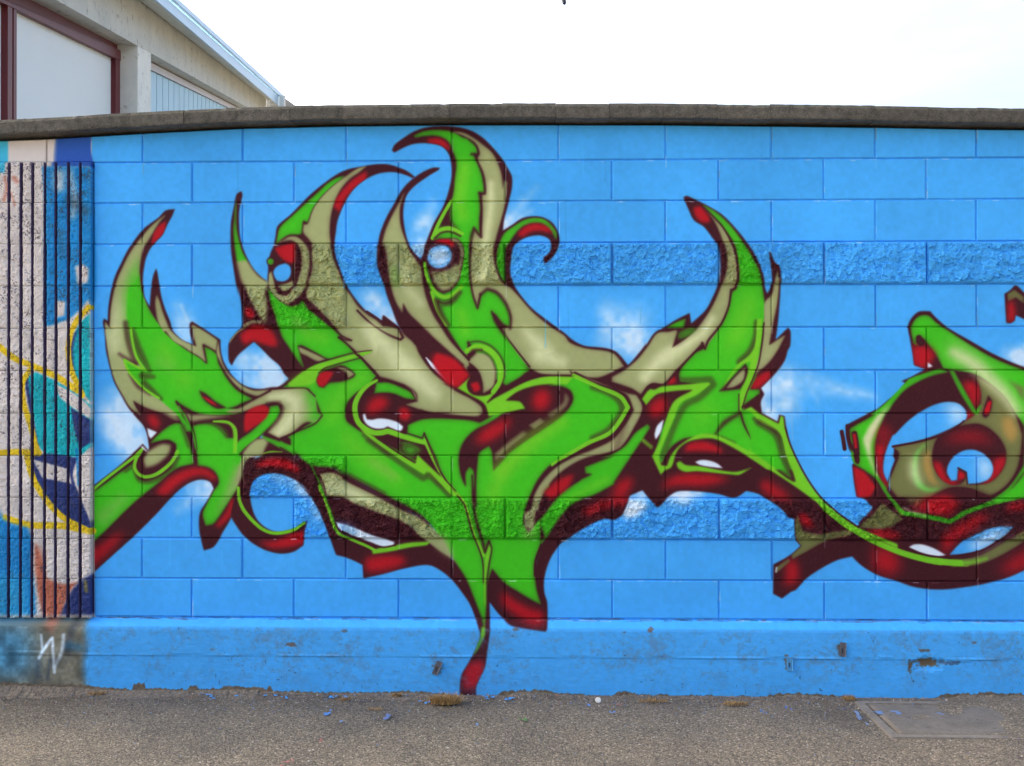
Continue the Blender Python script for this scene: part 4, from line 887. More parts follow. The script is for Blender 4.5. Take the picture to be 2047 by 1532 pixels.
def mural_mat(name, rough, bump_fine, dust, dist=.0016):
    k = NT(name)
    p = k.pos()
    sx = k.new('SeparateXYZ'); k.set(sx, 0, p)
    cb = k.new('CombineXYZ')
    k.set(cb, 0, k.math('DIVIDE', k.math('SUBTRACT', sx.outputs[0], U0), U1 - U0))
    k.set(cb, 1, k.math('DIVIDE', k.math('SUBTRACT', sx.outputs[2], W0), W1 - W0))
    tex = k.new('TexImage', image=img, extension='EXTEND', interpolation='Cubic')
    k.set(tex, 0, cb.outputs[0])
    c = tex.outputs[0]
    oi = k.new('ObjectInfo')
    rnd = k.math('MULTIPLY_ADD', oi.outputs['Random'], .085, .957)
    mot = k.math('MULTIPLY_ADD', k.noise(p, 26, 5), .16, .92)
    f = k.math('MULTIPLY', rnd, mot)
    hsv = k.new('HueSaturation'); k.set(hsv, 'Value', f); k.set(hsv, 'Color', c); hsv.inputs['Saturation'].default_value = 1.0
    dn = k.ramp(k.noise(p, 90, 3), [(.56, (0, 0, 0)), (.72, (1, 1, 1))])
    c2 = k.mix(k.math('MULTIPLY', dn, dust), hsv.outputs[0], (*lin(150, 150, 150), 1))
    k.set(k.b, 'Base Color', c2)
    k.set(k.b, 'Roughness', k.math('MULTIPLY_ADD', k.noise(p, 60, 3), .25, rough))
    k.b.inputs['Specular IOR Level'].default_value = .12
    h = k.math('ADD', k.noise(p, 420, 3), k.math('MULTIPLY', k.noise(p, 150 if dist > .002 else 95, 6, .72 if dist > .002 else .55), 1.2))
    k.set(k.b, 'Normal', k.bump(h, bump_fine, dist))
    return k.m

M_paint = mural_mat('painted_block', .5, .35, .03)
M_rough = mural_mat('painted_split_face', .5, .9, .05, .0034)
M_rib = mural_mat('painted_ribbed_block', .6, 1.0, .10, .004)
M_plinth = mural_mat('painted_concrete_foot', .5, .6, .06)

def concrete(name, c1, c2, c3=None, moss=False, scale=30, bump=.8):
    k = NT(name); p = k.pos()
    n1 = k.noise(p, scale, 8, .65); n2 = k.noise(p, scale * 8, 3)
    c = k.ramp(n1, [(.32, c1), (.62, c2)])
    c = k.mix(k.math('MULTIPLY', k.ramp(n2, [(.55, (0, 0, 0)), (.68, (1, 1, 1))]), .55), c, (*(c3 or c2), 1))
    pit = k.ramp(k.noise(p, scale * 5, 2), [(.30, (1, 1, 1)), (.38, (0, 0, 0))])
    c = k.mix(k.math('MULTIPLY', pit, .5), c, (*[v * .35 for v in c1], 1))
    if moss:
        g = k.new('NewGeometry'); s = k.new('SeparateXYZ'); k.set(s, 0, g.outputs['Normal'])
        up = k.ramp(s.outputs[2], [(.35, (0, 0, 0)), (.9, (1, 1, 1))])
        mm = k.math('MULTIPLY', up, k.ramp(k.noise(p, 14, 4), [(.40, (0, 0, 0)), (.55, (1, 1, 1))]))
        c = k.mix(mm, c, (.05, .075, .018, 1))
    oi = k.new('ObjectInfo')
    hsv = k.new('HueSaturation'); k.set(hsv, 'Value', k.math('MULTIPLY_ADD', oi.outputs['Random'], .3, .85)); k.set(hsv, 'Color', c)
    k.set(k.b, 'Base Color', hsv.outputs[0])
    k.b.inputs['Roughness'].default_value = .9
    k.set(k.b, 'Normal', k.bump(k.math('ADD', n1, k.math('MULTIPLY', n2, .6)), bump, .004))
    return k.m

M_coping = concrete('mossy_coping_concrete', lin(58, 56, 50), lin(90, 86, 77), lin(124, 119, 108), moss=True, scale=26, bump=1.0)
M_lid = concrete('dusty_drain_concrete', lin(106, 98, 88), lin(127, 118, 106), lin(136, 127, 115), scale=9, bump=.35)
M_beam = concrete('precast_concrete', lin(198, 204, 198), lin(218, 222, 214), lin(212, 216, 208), scale=1.6, bump=.15)
M_back = concrete('bare_block', lin(120, 116, 110), lin(150, 146, 138), scale=12, bump=.4)

def plain(name, c, rough=.5, metal=0.0, var=.08, scale=3, bump=0):
    k = NT(name); p = k.pos()
    f = k.math('MULTIPLY_ADD', k.noise(p, scale, 5), 2 * var, 1 - var)
    hsv = k.new('HueSaturation'); k.set(hsv, 'Value', f); hsv.inputs['Color'].default_value = (*c, 1)
    k.set(k.b, 'Base Color', hsv.outputs[0])
    k.b.inputs['Roughness'].default_value = rough; k.b.inputs['Metallic'].default_value = metal
    if bump: k.set(k.b, 'Normal', k.bump(k.noise(p, scale * 20, 3), bump, .002))
    return k.m

M_white = plain('white_sheet', lin(218, 228, 228), .55, var=.05, scale=.7)
M_maroon = plain('maroon_paint', lin(96, 26, 32), .5, var=.2)
M_clad = plain('pale_blue_cladding', lin(150, 196, 216), .45, var=.05, scale=2)
M_trim = plain('pale_trim', lin(196, 196, 202), .5)
M_flash = plain('galvanised_roof_edge', lin(176, 206, 226), .4, .15, .05)
M_dark = plain('dark_gap', (.03, .035, .04), .8)
M_roof = plain('roof_sheet', lin(150, 156, 160), .5, .3)
M_tie = plain('painted_steel_tie', lin(78, 150, 200), .45, .2, .2, 60)
M_tie2 = plain('rusty_steel_tie', lin(96, 96, 104), .6, .4, .3, 60)
M_cable = plain('black_cable', (.012, .016, .03), .5)
M_cap = plain('white_bottle_cap', lin(214, 210, 200), .4, .1, .1, 80)

M_groove = plain('dark_paint_with_shade', lin(92, 80, 122), .8, var=.25, scale=20)  # old dark paint in the grooves, with their shade put into the colour

# ground
def ground_mat():
    k = NT('worn_asphalt'); p = k.pos()
    v = k.new('TexVoronoi', feature='F1'); k.set(v, 'Vector', p); v.inputs['Scale'].default_value = 170; v.inputs['Randomness'].default_value = 1
    sv = k.new('SeparateColor'); k.set(sv, 0, v.outputs['Color'])
    grain = k.ramp(sv.outputs[0], [(.0, lin(66, 61, 54)), (.36, lin(106, 99, 87)), (.72, lin(127, 118, 103)), (.92, lin(148, 137, 119)), (.975, lin(172, 164, 150))])
    big = k.noise(p, 1.7, 6, .6)
    tone = k.ramp(big, [(.32, (.66, .66, .67)), (.5, (.90, .88, .86)), (.66, (1.10, 1.06, 1.0))])
    c = k.mix(1.0, grain, tone, 'MULTIPLY')
    sp_ = k.new('SeparateXYZ'); k.set(sp_, 0, p)
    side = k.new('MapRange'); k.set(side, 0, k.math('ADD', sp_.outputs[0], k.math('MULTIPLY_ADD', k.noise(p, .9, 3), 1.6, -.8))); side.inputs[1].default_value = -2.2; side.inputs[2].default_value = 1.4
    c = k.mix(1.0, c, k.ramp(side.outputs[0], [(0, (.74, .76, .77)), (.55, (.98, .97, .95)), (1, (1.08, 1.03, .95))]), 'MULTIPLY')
    # old dark stain beside the drain
    st = k.math('ADD', k.math('POWER', k.math('MULTIPLY', k.math('ADD', sp_.outputs[0], -1.24), 7.5), 2.0), k.math('POWER', k.math('MULTIPLY', k.math('ADD', sp_.outputs[1], .30), 4.2), 2.0))
    stm = k.ramp(k.math('ADD', st, k.math('MULTIPLY_ADD', k.noise(p, 12, 4), 1.6, -.8)), [(.1, (1, 1, 1)), (1.0, (0, 0, 0))])
    c = k.mix(k.math('MULTIPLY', stm, .38), c, (*lin(64, 58, 50), 1))
    v2 = k.new('TexVoronoi', feature='F1'); k.set(v2, 'Vector', p); v2.inputs['Scale'].default_value = 46
    s2 = k.new('SeparateColor'); k.set(s2, 0, v2.outputs['Color'])
    odd = k.math('MULTIPLY', k.ramp(s2.outputs[0], [(.94, (0, 0, 0)), (.96, (1, 1, 1))]), k.ramp(v2.outputs['Distance'], [(.20, (1, 1, 1)), (.34, (0, 0, 0))]))
    oddc = k.ramp(s2.outputs[1], [(.30, lin(150, 140, 128)), (.55, lin(92, 110, 150)), (.75, lin(160, 118, 104)), (.9, lin(190, 186, 180))])
    c = k.mix(k.math('MULTIPLY', odd, .8), c, oddc)
    # dirt gathers towards the foot of the wall
    s = k.new('SeparateXYZ'); k.set(s, 0, p)
    near = k.new('MapRange'); k.set(near, 0, s.outputs[1]); near.inputs[1].default_value = -.42; near.inputs[2].default_value = -.06
    dn = k.math('MULTIPLY', near.outputs[0], k.ramp(k.noise(p, 16, 6, .7), [(.38, (0, 0, 0)), (.6, (1, 1, 1))]))
    c = k.mix(k.math('MULTIPLY', dn, .55), c, (*lin(96, 82, 66), 1))
    # a thin crack
    a = k.math('MULTIPLY_ADD', s.outputs[1], .62, 1.02)
    wob = k.math('MULTIPLY_ADD', k.noise(p, 9, 4, .7), .10, -.05)
    d = k.math('ABSOLUTE', k.math('ADD', k.math('ADD', s.outputs[0], a), wob))
    ck = k.math('MULTIPLY', k.math('LESS_THAN', d, .0045), k.math('LESS_THAN', s.outputs[1], -.36))
    c = k.mix(k.math('MULTIPLY', ck, .28), c, (.02, .02, .02, 1))
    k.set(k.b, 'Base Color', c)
    k.b.inputs['Roughness'].default_value = .85
    h = k.math('ADD', k.math('MULTIPLY', v.outputs['Distance'], -1.1), k.math('MULTIPLY', k.noise(p, 300, 3), .5))
    b1 = k.bump(h, .9, .004)
    k.set(k.b, 'Normal', k.bump(k.noise(p, 14, 4), .5, .012, b1))
    return k.m
M_ground = ground_mat()

def attr_mat(name, rough):
    k = NT(name)
    a = k.new('Attribute', attribute_name='tint', attribute_type='GEOMETRY')
    k.set(k.b, 'Base Color', a.outputs['Color'])
    k.b.inputs['Roughness'].default_value = rough
    return k.m
M_stone = attr_mat('loose_stone', .85)
M_flake = attr_mat('paint_flake', .6)
k = NT('dirt_bank'); p = k.pos()
c = k.ramp(k.noise(p, 60, 8, .75), [(.30, lin(62, 56, 50)), (.50, lin(108, 98, 86)), (.66, lin(138, 126, 110))])
c = k.mix(k.math('MULTIPLY', k.ramp(k.noise(p, 170, 2), [(.60, (0, 0, 0)), (.66, (1, 1, 1))]), .7), c, (*lin(156, 146, 132), 1))
k.set(k.b, 'Base Color', c); k.b.inputs['Roughness'].default_value = .95
k.set(k.b, 'Normal', k.bump(k.noise(p, 150, 6, .7), 1.0, .006))
M_dirt = k.m
k = NT('dry_grass'); a = k.new('Attribute', attribute_name='tint', attribute_type='GEOMETRY')
k.set(k.b, 'Base Color', a.outputs['Color']); k.b.inputs['Roughness'].default_value = .8
M_dry = k.m

# ------------------------------------------------------------------ ground: one sheet to the horizon
def ground():
    xs = [-1200, -60, -12, -5] + [(-3.4 + 6.4 * i / 128) for i in range(129)] + [5, 12, 60, 1200]
    ys = [-1200, -60, -14, -6, -2.5] + [(-1.6 + 1.62 * i / 54) for i in range(55)] + [.4, 2, 6, 20, 80, 1200]
    V, F = [], []
    for y in ys:
        for x in xs:
            z = 0.0
            if -3.5 < x < 3.1 and -1.7 < y < .05:
                z = .006 * fbm(x * 3.1, y * 3.1, 1.3, 4) + .002 * noise.noise(Vector((x * 21, y * 21, 4)))
                # the ground dips to a level round the drain so it lies flush
                dx = max(0, abs(x - 1.66) - .36); dy = max(0, abs(y + .325) - .26)
                t = min(1, math.hypot(dx, dy) / .12); z *= t
                if x > 1.6 and -.75 < y < .0:      # grit has washed over the far side of the drain
                    q = min(1, max(0, (x - 1.72 + .25 * noise.noise(Vector((x * 5, y * 5, 9)))) / .16))
                    z += .013 * q * min(1, (y + .75) / .2) * min(1, max(0, 2.5 - x) / .4)
            V.append((x, y, z))
    n = len(xs)
    for j in range(len(ys) - 1):
        for i in range(n - 1):
            F.append((j*n+i, j*n+i+1, (j+1)*n+i+1, (j+1)*n+i))
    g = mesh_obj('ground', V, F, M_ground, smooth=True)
    g['kind'] = 'structure'
ground()

# ------------------------------------------------------------------ the block wall
XL, XR = -4.05, 3.55
COPE = [(-4.2, 2.5811), (-2.6029, 2.6111), (-2.0383, 2.6407), (-1.4651, 2.6666), (-1.1041, 2.6726), (-0.506, 2.6762), (-0.2174, 2.6745), (0.5106, 2.6692), (1.4468, 2.6525), (2.1157, 2.635), (3.6, 2.625)]                                # x, underside height of the coping (it has settled unevenly)
def cope_z(x):
    xs = [c[0] for c in COPE]; zs = [c[1] for c in COPE]
    return float(np.interp(x, xs, zs))

wall = thing('block_wall', 'long concrete block wall painted with green horned graffiti on sky blue, capped with grey coping', 'wall', (0, 0, 0), kind='thing')
G = .0026                                      # half of a joint

def smooth_block(x0, x1, z0, z1, z1b=None, dy=0.0):
    """a fair-faced block: flat face, small arrises, solid behind"""
    z1b = z1 if z1b is None else z1b
    e = .0042; d = .0045; yb = .19
    a = [(x0, z0), (x1, z0), (x1, z1b), (x0, z1)]
    f = [(x0+e, z0+e), (x1-e, z0+e), (x1-e, z1b-e), (x0+e, z1-e)]
    t = random.uniform(-.0012, .0012)
    V = [(x, dy + t * s, z) for (x, z), s in zip(f, (-1, 1, 1, -1))] + [(x, d + dy, z) for x, z in a] + [(x, yb, z) for x, z in a]
    F = [(0, 1, 2, 3)]
    for i in range(4):
        j = (i + 1) % 4
        F += [(i, i+4, j+4, j), (i+4, i+8, j+8, j+4)]
    F = [tuple(q) for q in F] + [(11, 10, 9, 8)]
    return V, F

def facet(x, z, seed):
    """broken stone: every cell is a little plane with its own tilt"""
    d, pts = noise.voronoi(Vector((x + .25 * noise.noise(Vector((x, z, seed))), seed, z)))
    c = pts[0]
    h = math.sin(c.x * 127.1 + c.z * 311.7 + c.y * 74.7) * 43758.5453; h -= math.floor(h)
    g = math.sin(c.x * 269.5 + c.z * 183.3 + c.y * 24.6) * 43758.5453; g -= math.floor(g)
    k_ = math.sin(c.x * 94.1 + c.z * 57.7 + c.y * 11.3) * 23758.5453; k_ -= math.floor(k_)
    return (h - .5) * 1.0 + ((g - .5) * (x - c.x) + (k_ - .5) * (z - c.z)) * 1.8

def rough_face(x0, x1, z0, z1, step, amp, base, seed, yb, margin=.010, fine=False):
    nx = max(2, int((x1 - x0) / step)); nz = max(2, int((z1 - z0) / step))
    V, F = [], []
    for j in range(nz + 1):
        for i in range(nx + 1):
            x = x0 + (x1 - x0) * i / nx; z = z0 + (z1 - z0) * j / nz
            ed = min(x - x0, x1 - x, z - z0, z1 - z)
            m = min(1.0, ed / margin); m = m * (2 - m)
            q = .75 * fbm(x * 9, seed, z * 9, 2) + facet(x * 24, z * 24, seed) * .75 + facet(x * 62, z * 62, seed + 3) * .55
            if fine: m = .90 + .10 * m
            if fine: q = .7 * noise.noise(Vector((x * 60, seed, z * 60))) + .6 * noise.noise(Vector((x * 105, seed + 4, z * 105)))
            y = -m * (base + amp * q)
            jx = 0 if i in (0, nx) else (noise.noise(Vector((x * 120, 3.1, z * 120))) * step * .5)
            V.append((x + jx, min(y, .002), z))
    n = nx + 1
    for j in range(nz):
        for i in range(nx):
            a, b, c, d = j*n+i, j*n+i+1, (j+1)*n+i+1, (j+1)*n+i
            F += [(a, b, c), (a, c, d)] if (i * 7 + j * 3) % 2 else [(a, b, d), (b, c, d)]
    # sides back into the wall
    ring = [i for i in range(n)] + [j*n+nx for j in range(1, nz+1)] + [nz*n+i for i in range(nx-1, -1, -1)] + [j*n for j in range(nz-1, 0, -1)]
    b0 = len(V)
    for i in ring: V.append((V[i][0], yb, V[i][2]))
    m = len(ring)
    for k_ in range(m):
        k2 = (k_ + 1) % m
        F.append((ring[k2], ring[k_], b0 + k_, b0 + k2))
    return V, F, m

def put_block(V, F, mat, x0, x1, z0, z1, smooth=False):
    return mesh_obj('block', V, F, mat, wall, smooth, origin=((x0 + x1) / 2, 0, (z0 + z1) / 2))

for r in range(12):
    J = JOINTS_A if r % 2 == 0 else JOINTS_B
    zt, zb = COURSE[r], COURSE[r + 1]
    for a, b in zip(J[:-1], J[1:]):
        x0, x1 = a + G, b - G
        if r > 0 and b <= PIL_X + .02: continue
        if r > 0 and a < PIL_X + .004: x0 = PIL_X + .004
        z0, z1 = zb + G * .9, zt - G * .9
        z1b = None
        if r == 0:
            z1, z1b = cope_z(x0) - .015, cope_z(x1) - .015
        xm = (a + b) / 2
        if r in ROUGH and ROUGH[r][0] < xm < ROUGH[r][1]:
            V, F, _ = rough_face(x0, x1, z0, z1, .0046, .0118, .013, r * 7.3 + a, .19)
            put_block(V, F, M_rough, x0, x1, z0, z1)
        else:
            V, F = smooth_block(x0, x1, z0 + (.004 if r == 11 else 0), z1, z1b, random.uniform(-.0014, .0014))
            put_block(V, F, M_paint, x0, x1, z0, z1)
# mortar seen at the bottom of the joints, solid core behind
def core(x0, x1, y0, mat, up=-.017):
    xs = [x0] + [c[0] for c in COPE if x0 < c[0] < x1] + [x1]
    out = [(x, cope_z(x) + up) for x in xs]
    zb = COURSE[12] - .03
    V = [(x, y0, zb) for x in xs] + [(x, y0, z) for x, z in out] + [(x, .185, zb) for x in xs] + [(x, .185, z) for x, z in out]
    n = len(xs); F = []
    for i in range(n - 1):
        F += [(i, i+1, n+i+1, n+i), (2*n+i+1, 2*n+i, 3*n+i, 3*n+i+1), (n+i, n+i+1, 3*n+i+1, 3*n+i), (i+1, i, 2*n+i, 2*n+i+1)]
    F += [(0, n, 3*n, 2*n), (n-1, 3*n-1, 4*n-1, 2*n-1)]
    return mesh_obj('mortar', V, F, mat, wall)
core(PIL_X + .004, XR, .0080, M_paint)
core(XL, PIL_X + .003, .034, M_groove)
core(XL, XR, .085, M_back, .003)

# ribbed pilaster: each split rib of each course is a piece
RIBS = [-2.5869, -2.5298, -2.4751, -2.4156, -2.3633, -2.3039, -2.2469, -2.1923]                                # groove centres (m)
gr = [RIBS[0] - .0575 * i for i in range(24, 0, -1)] + RIBS
for r in range(1, 12):
    zt, zb = COURSE[r] - .0012, COURSE[r + 1] + .0012
    for i in range(len(gr) - 1):
        a, b = gr[i] + .0085, gr[i + 1] - .0068
        if i == len(gr) - 2: b = PIL_X
        if b < XL: continue
        j = random.uniform(-.0016, .0016)
        V, F, m = rough_face(a + j, b + j * .5, zb, zt, .0066, .0058, .026, r * 3.1 + i, .038, margin=.0012, fine=True)
        o = mesh_obj('rib', V, F, M_rib, wall, origin=((a + b) / 2, 0, (zt + zb) / 2))
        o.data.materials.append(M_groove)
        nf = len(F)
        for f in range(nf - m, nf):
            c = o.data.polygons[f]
            if abs(c.normal.x) > .7 and c.center.x > 0 and i != len(gr) - 2: c.material_index = 1  # right-hand rib sides coloured dark as painted shade, light coming from the left

# coping stones
cx = [-4.2186, -3.9708, -3.723, -3.4752, -3.2274, -2.9796, -2.7318, -2.484, -2.2362, -1.9884, -1.7406, -1.4928, -1.245, -0.9972, -0.7559, -0.506, -0.2612, -0.0125, 0.231, 0.4809, 0.7278, 0.9673, 1.2085, 1.4468, 1.6846, 1.9083, 2.1561, 2.4039, 2.6517, 2.8995, 3.1473, 3.3951, 3.6429]
for a, b in zip(cx[:-1], cx[1:]):
    dz = random.uniform(-.0024, .0024); dy = random.uniform(-.002, .002)
    e = .004
    V, F = [], []
    ns = 10
    prof = [(-.072, 0), (-.0745, .004), (-.0755, .012), (-.0755, .052), (-.069, .0665), (-.02, .071), (.1, .074), (.21, .071), (.245, .064), (.247, 0)]
    for i in range(ns + 1):
        x = a + .0005 + (b - a - .001) * i / ns
        zz = cope_z(x) + dz
        for q, (y, z) in enumerate(prof):
            chip = .0022 * noise.noise(Vector((x * 60, q * 1.7, z * 60))) + (.004 * max(0, noise.noise(Vector((x * 14, 2.2, 7.7))) - .15) if q in (3, 4) else 0)
            V.append((x, y + dy + (chip if 0 < q < 9 else 0), zz + z - (abs(chip) if 2 < q < 9 else 0)))
    n = len(prof)
    for i in range(ns):
        for q in range(n):
            q2 = (q + 1) % n
            F.append((i*n+q, (i+1)*n+q, (i+1)*n+q2, i*n+q2))
    F += [tuple(range(n)), tuple(ns*n + q for q in reversed(range(n)))]
    mesh_obj('coping_stone', V, F, M_coping, wall, origin=((a + b) / 2, 0, cope_z((a + b) / 2)))

# cast concrete foot with a weathered chamfer, board seam and a spalled hole
def plinth():
    zt = COURSE[12] - .0015
    xs = np.arange(XL, XR + .001, .0125)
    rows = [(.0, zt), (-.018, zt - .014), (-.036, zt - .030), (-.0385, zt - .036), (-.040, zt - .045)]
    z = zt - .055
    seam = 0.1832
    while z > -.06:
        rows.append((-.040, z)); z -= .009
    V, F = [], []
    for y, z in rows:
        for x in xs:
            yy = y
            if z < zt - .02:
                yy += .0016 * fbm(x * 5, z * 7, 3, 3) + .0009 * noise.noise(Vector((x * 40, z * 60, 2)))
                s = seam + .004 * noise.noise(Vector((x * 3, 0, 5)))
                if abs(z - s) < .007: yy -= .0045 * max(0, noise.noise(Vector((x * 5.5, 1, 1))) + .45)
                if z < s: yy += .0022
                # spalled hole
                X, Z = (x - (1.6701 + .015)) / .085, (z - (0.1549 + .004)) / .032
                d = math.hypot(X, Z) + .35 * noise.noise(Vector((x * 30, z * 30, 8)))
                if d < 1: yy += .016 * (1 - d) ** .5
            V.append((float(x), yy, z))
    n = len(xs)
    for j in range(len(rows) - 1):
        for i in range(n - 1):
            F.append((j*n+i, (j+1)*n+i, (j+1)*n+i+1, j*n+i+1))
    b = len(V)
    for x in xs: V.append((float(x), .185, zt))
    for x in xs: V.append((float(x), .185, -.06))
    for i in range(n - 1):
        F += [(i, i+1, b+i+1, b+i), (b+i, b+i+1, b+n+i+1, b+n+i)]
    return mesh_obj('plinth', V, F, M_plinth, wall, origin=(0, 0, .15))
plinth()

def tie(x, z, mat, tilt, slot=True):
    """a flat strap with a long slot, standing off the concrete"""
    w, h, t = .0115, .032, .004
    bm = bmesh.new()
    out = [(-w, -h), (w, -h), (w, h), (-w, h)]
    inn = [(-w * .35, -h * .55), (w * .35, -h * .55), (w * .35, h * .2), (-w * .35, h * .2)]
    fr = [bm.verts.new((a, -t, b)) for a, b in out]; fi = [bm.verts.new((a, -t, b)) for a, b in inn]
    br = [bm.verts.new((a, .006, b)) for a, b in out]; bi = [bm.verts.new((a, .006, b)) for a, b in inn]
    for i in range(4):
        j = (i + 1) % 4
        bm.faces.new((fr[i], fr[j], fi[j], fi[i])); bm.faces.new((fr[j], fr[i], br[i], br[j])); bm.faces.new((fi[i], fi[j], bi[j], bi[i]))
    # rolled lip at the side
    lip = [bm.verts.new(v) for v in ((w, -t, -h), (w + .003, -t - .005, -h), (w + .003, -t - .005, h), (w, -t, h))]
    bm.faces.new(lip)
    me = bpy.data.meshes.new('metal_tie'); bm.to_mesh(me); bm.free()
    me.materials.append(mat)
    o = bpy.data.objects.new('metal_tie', me); link(o, wall)
    o.location = (x, -.0425, z); o.rotation_euler = (0, tilt, 0)
    return o
tag(tie(-0.5653, 0.1305, M_tie2, R(24)), 'bent rusty metal tie')
tag(tie(1.0586, 0.1576, M_tie, R(-3)), 'blue painted metal tie with a slot')
tag(tie(1.3010, 0.2259, M_tie2, R(4)), 'upright rusty metal tie')

# dirt banked against the foot of the wall
def bank():
    xs = np.arange(-4.0, 3.5, .0085)
    px = [d[0] for d in DIRT]; pz = [d[1] for d in DIRT]
    V, F = [], []
    m = 9
    for x in xs:
        top = max(.003, min(.75 * float(np.interp(x, px, pz)), float(np.interp(x - .06, px, pz)) * .8, float(np.interp(x + .06, px, pz)) * .8) + .004 * noise.noise(Vector((x * 45, 3, 3))) + .003 * noise.noise(Vector((x * 140, 1, 3))))
        wd = .03 + 1.1 * top + .05 * (noise.noise(Vector((x * 3.3, 8, 8))) + .3) + .024 * noise.noise(Vector((x * 26, 8, 2))) + .012 * noise.noise(Vector((x * 90, 8, 2)))
        wd = max(.02, wd)
        for k_ in range(m):
            t = k_ / (m - 1)
            y = -.034 - t * wd
            z = top * (1 - t) ** 1.7 + .004 * (1 - t) * noise.noise(Vector((x * 60, y * 60, 0)))
            if k_ == m - 1: z = -.012
            V.append((float(x), y + (.004 * noise.noise(Vector((x * 90, t * 9, 5))) if k_ else 0), z + (.001 if k_ < m - 1 else 0)))
    n = len(xs)
    for i in range(n - 1):
        for k_ in range(m - 1):
            F.append((i*m+k_, i*m+k_+1, (i+1)*m+k_+1, (i+1)*m+k_))
    o = mesh_obj('dirt', V, F, M_dirt)
    o['kind'] = 'stuff'
    tag(o, 'brown dirt and grit banked along the foot of the blue wall', 'dirt')
bank()

# ------------------------------------------------------------------ the hall behind the wall, on the left
HX, HY = -0.150179, 0.988659                        # direction along the gable facade
NX, NY = 0.988659, 0.150179                        # outward normal of the facade
CXY = (cam.location.x, cam.location.y)
LAT = -4.0
def fp(s, n, z):
    return (CXY[0] + HX * s + NX * (LAT + n), CXY[1] + HY * s + NY * (LAT + n), z)
hall_o = fp(15, 0, 0)
hall = thing('industrial_hall', 'grey concrete industrial hall with white and pale blue cladding behind the wall', 'building', hall_o)

def slab(name, pts, n0, n1, mat, parent=None):
    """prism: an outline in the facade plane (s, z) between two offsets from it"""
    V = [fp(s, n0, z) for s, z in pts] + [fp(s, n1, z) for s, z in pts]
    k_ = len(pts)
    F = [tuple(range(k_)), tuple(range(2 * k_ - 1, k_ - 1, -1))]
    for i in range(k_):
        j = (i + 1) % k_
        F.append((i, i + k_, j + k_, j))
    o = mesh_obj(name, V, F, mat, parent or hall, origin=V[0])
    bm = bmesh.new(); bm.from_mesh(o.data); bmesh.ops.recalc_face_normals(bm, faces=bm.faces); bm.to_mesh(o.data); bm.free()
    return o
FB = {'b0': 3.4457, 'bs': 0.2027, 't0': 4.2826, 'ts': 0.196, 'm0': 3.3058, 'ms': 0.1964, 'o0': 3.0707, 'os': 0.221, 'f0': 4.1707, 'fs': 0.1911, 'g0': 4.282, 'gs': 0.2005, 'proud': 0.28, 'over': 0.75, 'colA': 15.7729, 'colB': 16.6546, 'p0': 11.2134, 'q1': 11.3423, 'q2': 11.386, 'p1': 11.4745, 'p2': 15.5239, 'ridge': 32.0612, 'board': 0.4904, 'post': [(31.058, 9.675), (31.656, 9.836), (31.57, 10.514), (31.122, 10.383)], 'tail': [(32.85, 10.155), (37.839, 11.497), (37.621, 11.847), (32.841, 10.8)]}                                   # corner points of the facade, measured on it
bb = lambda s: FB['b0'] + FB['bs'] * s         # underside of the rake beam
bt = lambda s: FB['t0'] + FB['ts'] * s         # top of the rake beam
mt = lambda s: FB['m0'] + FB['ms'] * s         # top of the white panel
mo = lambda s: FB['o0'] + FB['os'] * s         # top of the maroon head
fl = lambda s: FB['f0'] + FB['fs'] * s         # roof edge, lower line
fu = lambda s: FB['g0'] + FB['gs'] * s         # roof edge, upper line
S1 = FB['ridge']
PR = FB['proud']
cA, cB = FB['colA'], FB['colB']
slab('rake_beam', [(8.5, bb(8.5)), (S1 + .5, bb(S1 + .5)), (S1 + .5, bt(S1 + .5)), (8.5, bt(8.5))], -.15, PR, M_beam)
slab('column', [(cA, 0), (cB, 0), (cB, bb(cB) + .04), (cA, bb(cA) + .04)], -.15, PR - .004, M_beam)
slab('core_wall', [(8.5, 0), (S1, 0), (S1, bb(S1) + .1), (8.5, bb(8.5) + .1)], -.6, -.16, M_beam)
# big white panels in maroon frames
pn = [(FB['p1'], FB['p2']), (8.7, FB['p0'])]
for a, b in pn:
    slab('white_panel', [(a, 0), (b, 0), (b, mt(b)), (a, mt(a))], -.14, -.05, M_white)
slab('window_head', [(8.7, mt(8.7)), (cA, mt(cA)), (cA, mo(cA)), (8.7, mo(8.7))], -.14, .03, M_maroon)
slab('window_head', [(8.7, mo(8.7)), (cA, mo(cA)), (cA, bb(cA) + .02), (8.7, bb(8.7) + .02)], -.14, -.02, M_maroon)
slab('jamb', [(FB['p2'], 0), (cA - .002, 0), (cA - .002, mt(cA) - .002), (FB['p2'], mt(FB['p2']) - .002)], -.14, .02, M_maroon)
slab('jamb', [(FB['p0'], 0), (FB['q1'], 0), (FB['q1'], mt(FB['q1']) - .002), (FB['p0'], mt(FB['p0']) - .002)], -.14, .02, M_maroon)
slab('jamb', [(FB['q1'], 0), (FB['q2'], 0), (FB['q2'], mt(FB['q2']) - .002), (FB['q1'], mt(FB['q1']) - .002)], -.14, -.01, M_white)
slab('jamb', [(FB['q2'], 0), (FB['p1'], 0), (FB['p1'], mt(FB['p1']) - .002), (FB['q2'], mt(FB['q2']) - .002)], -.14, .02, M_maroon)
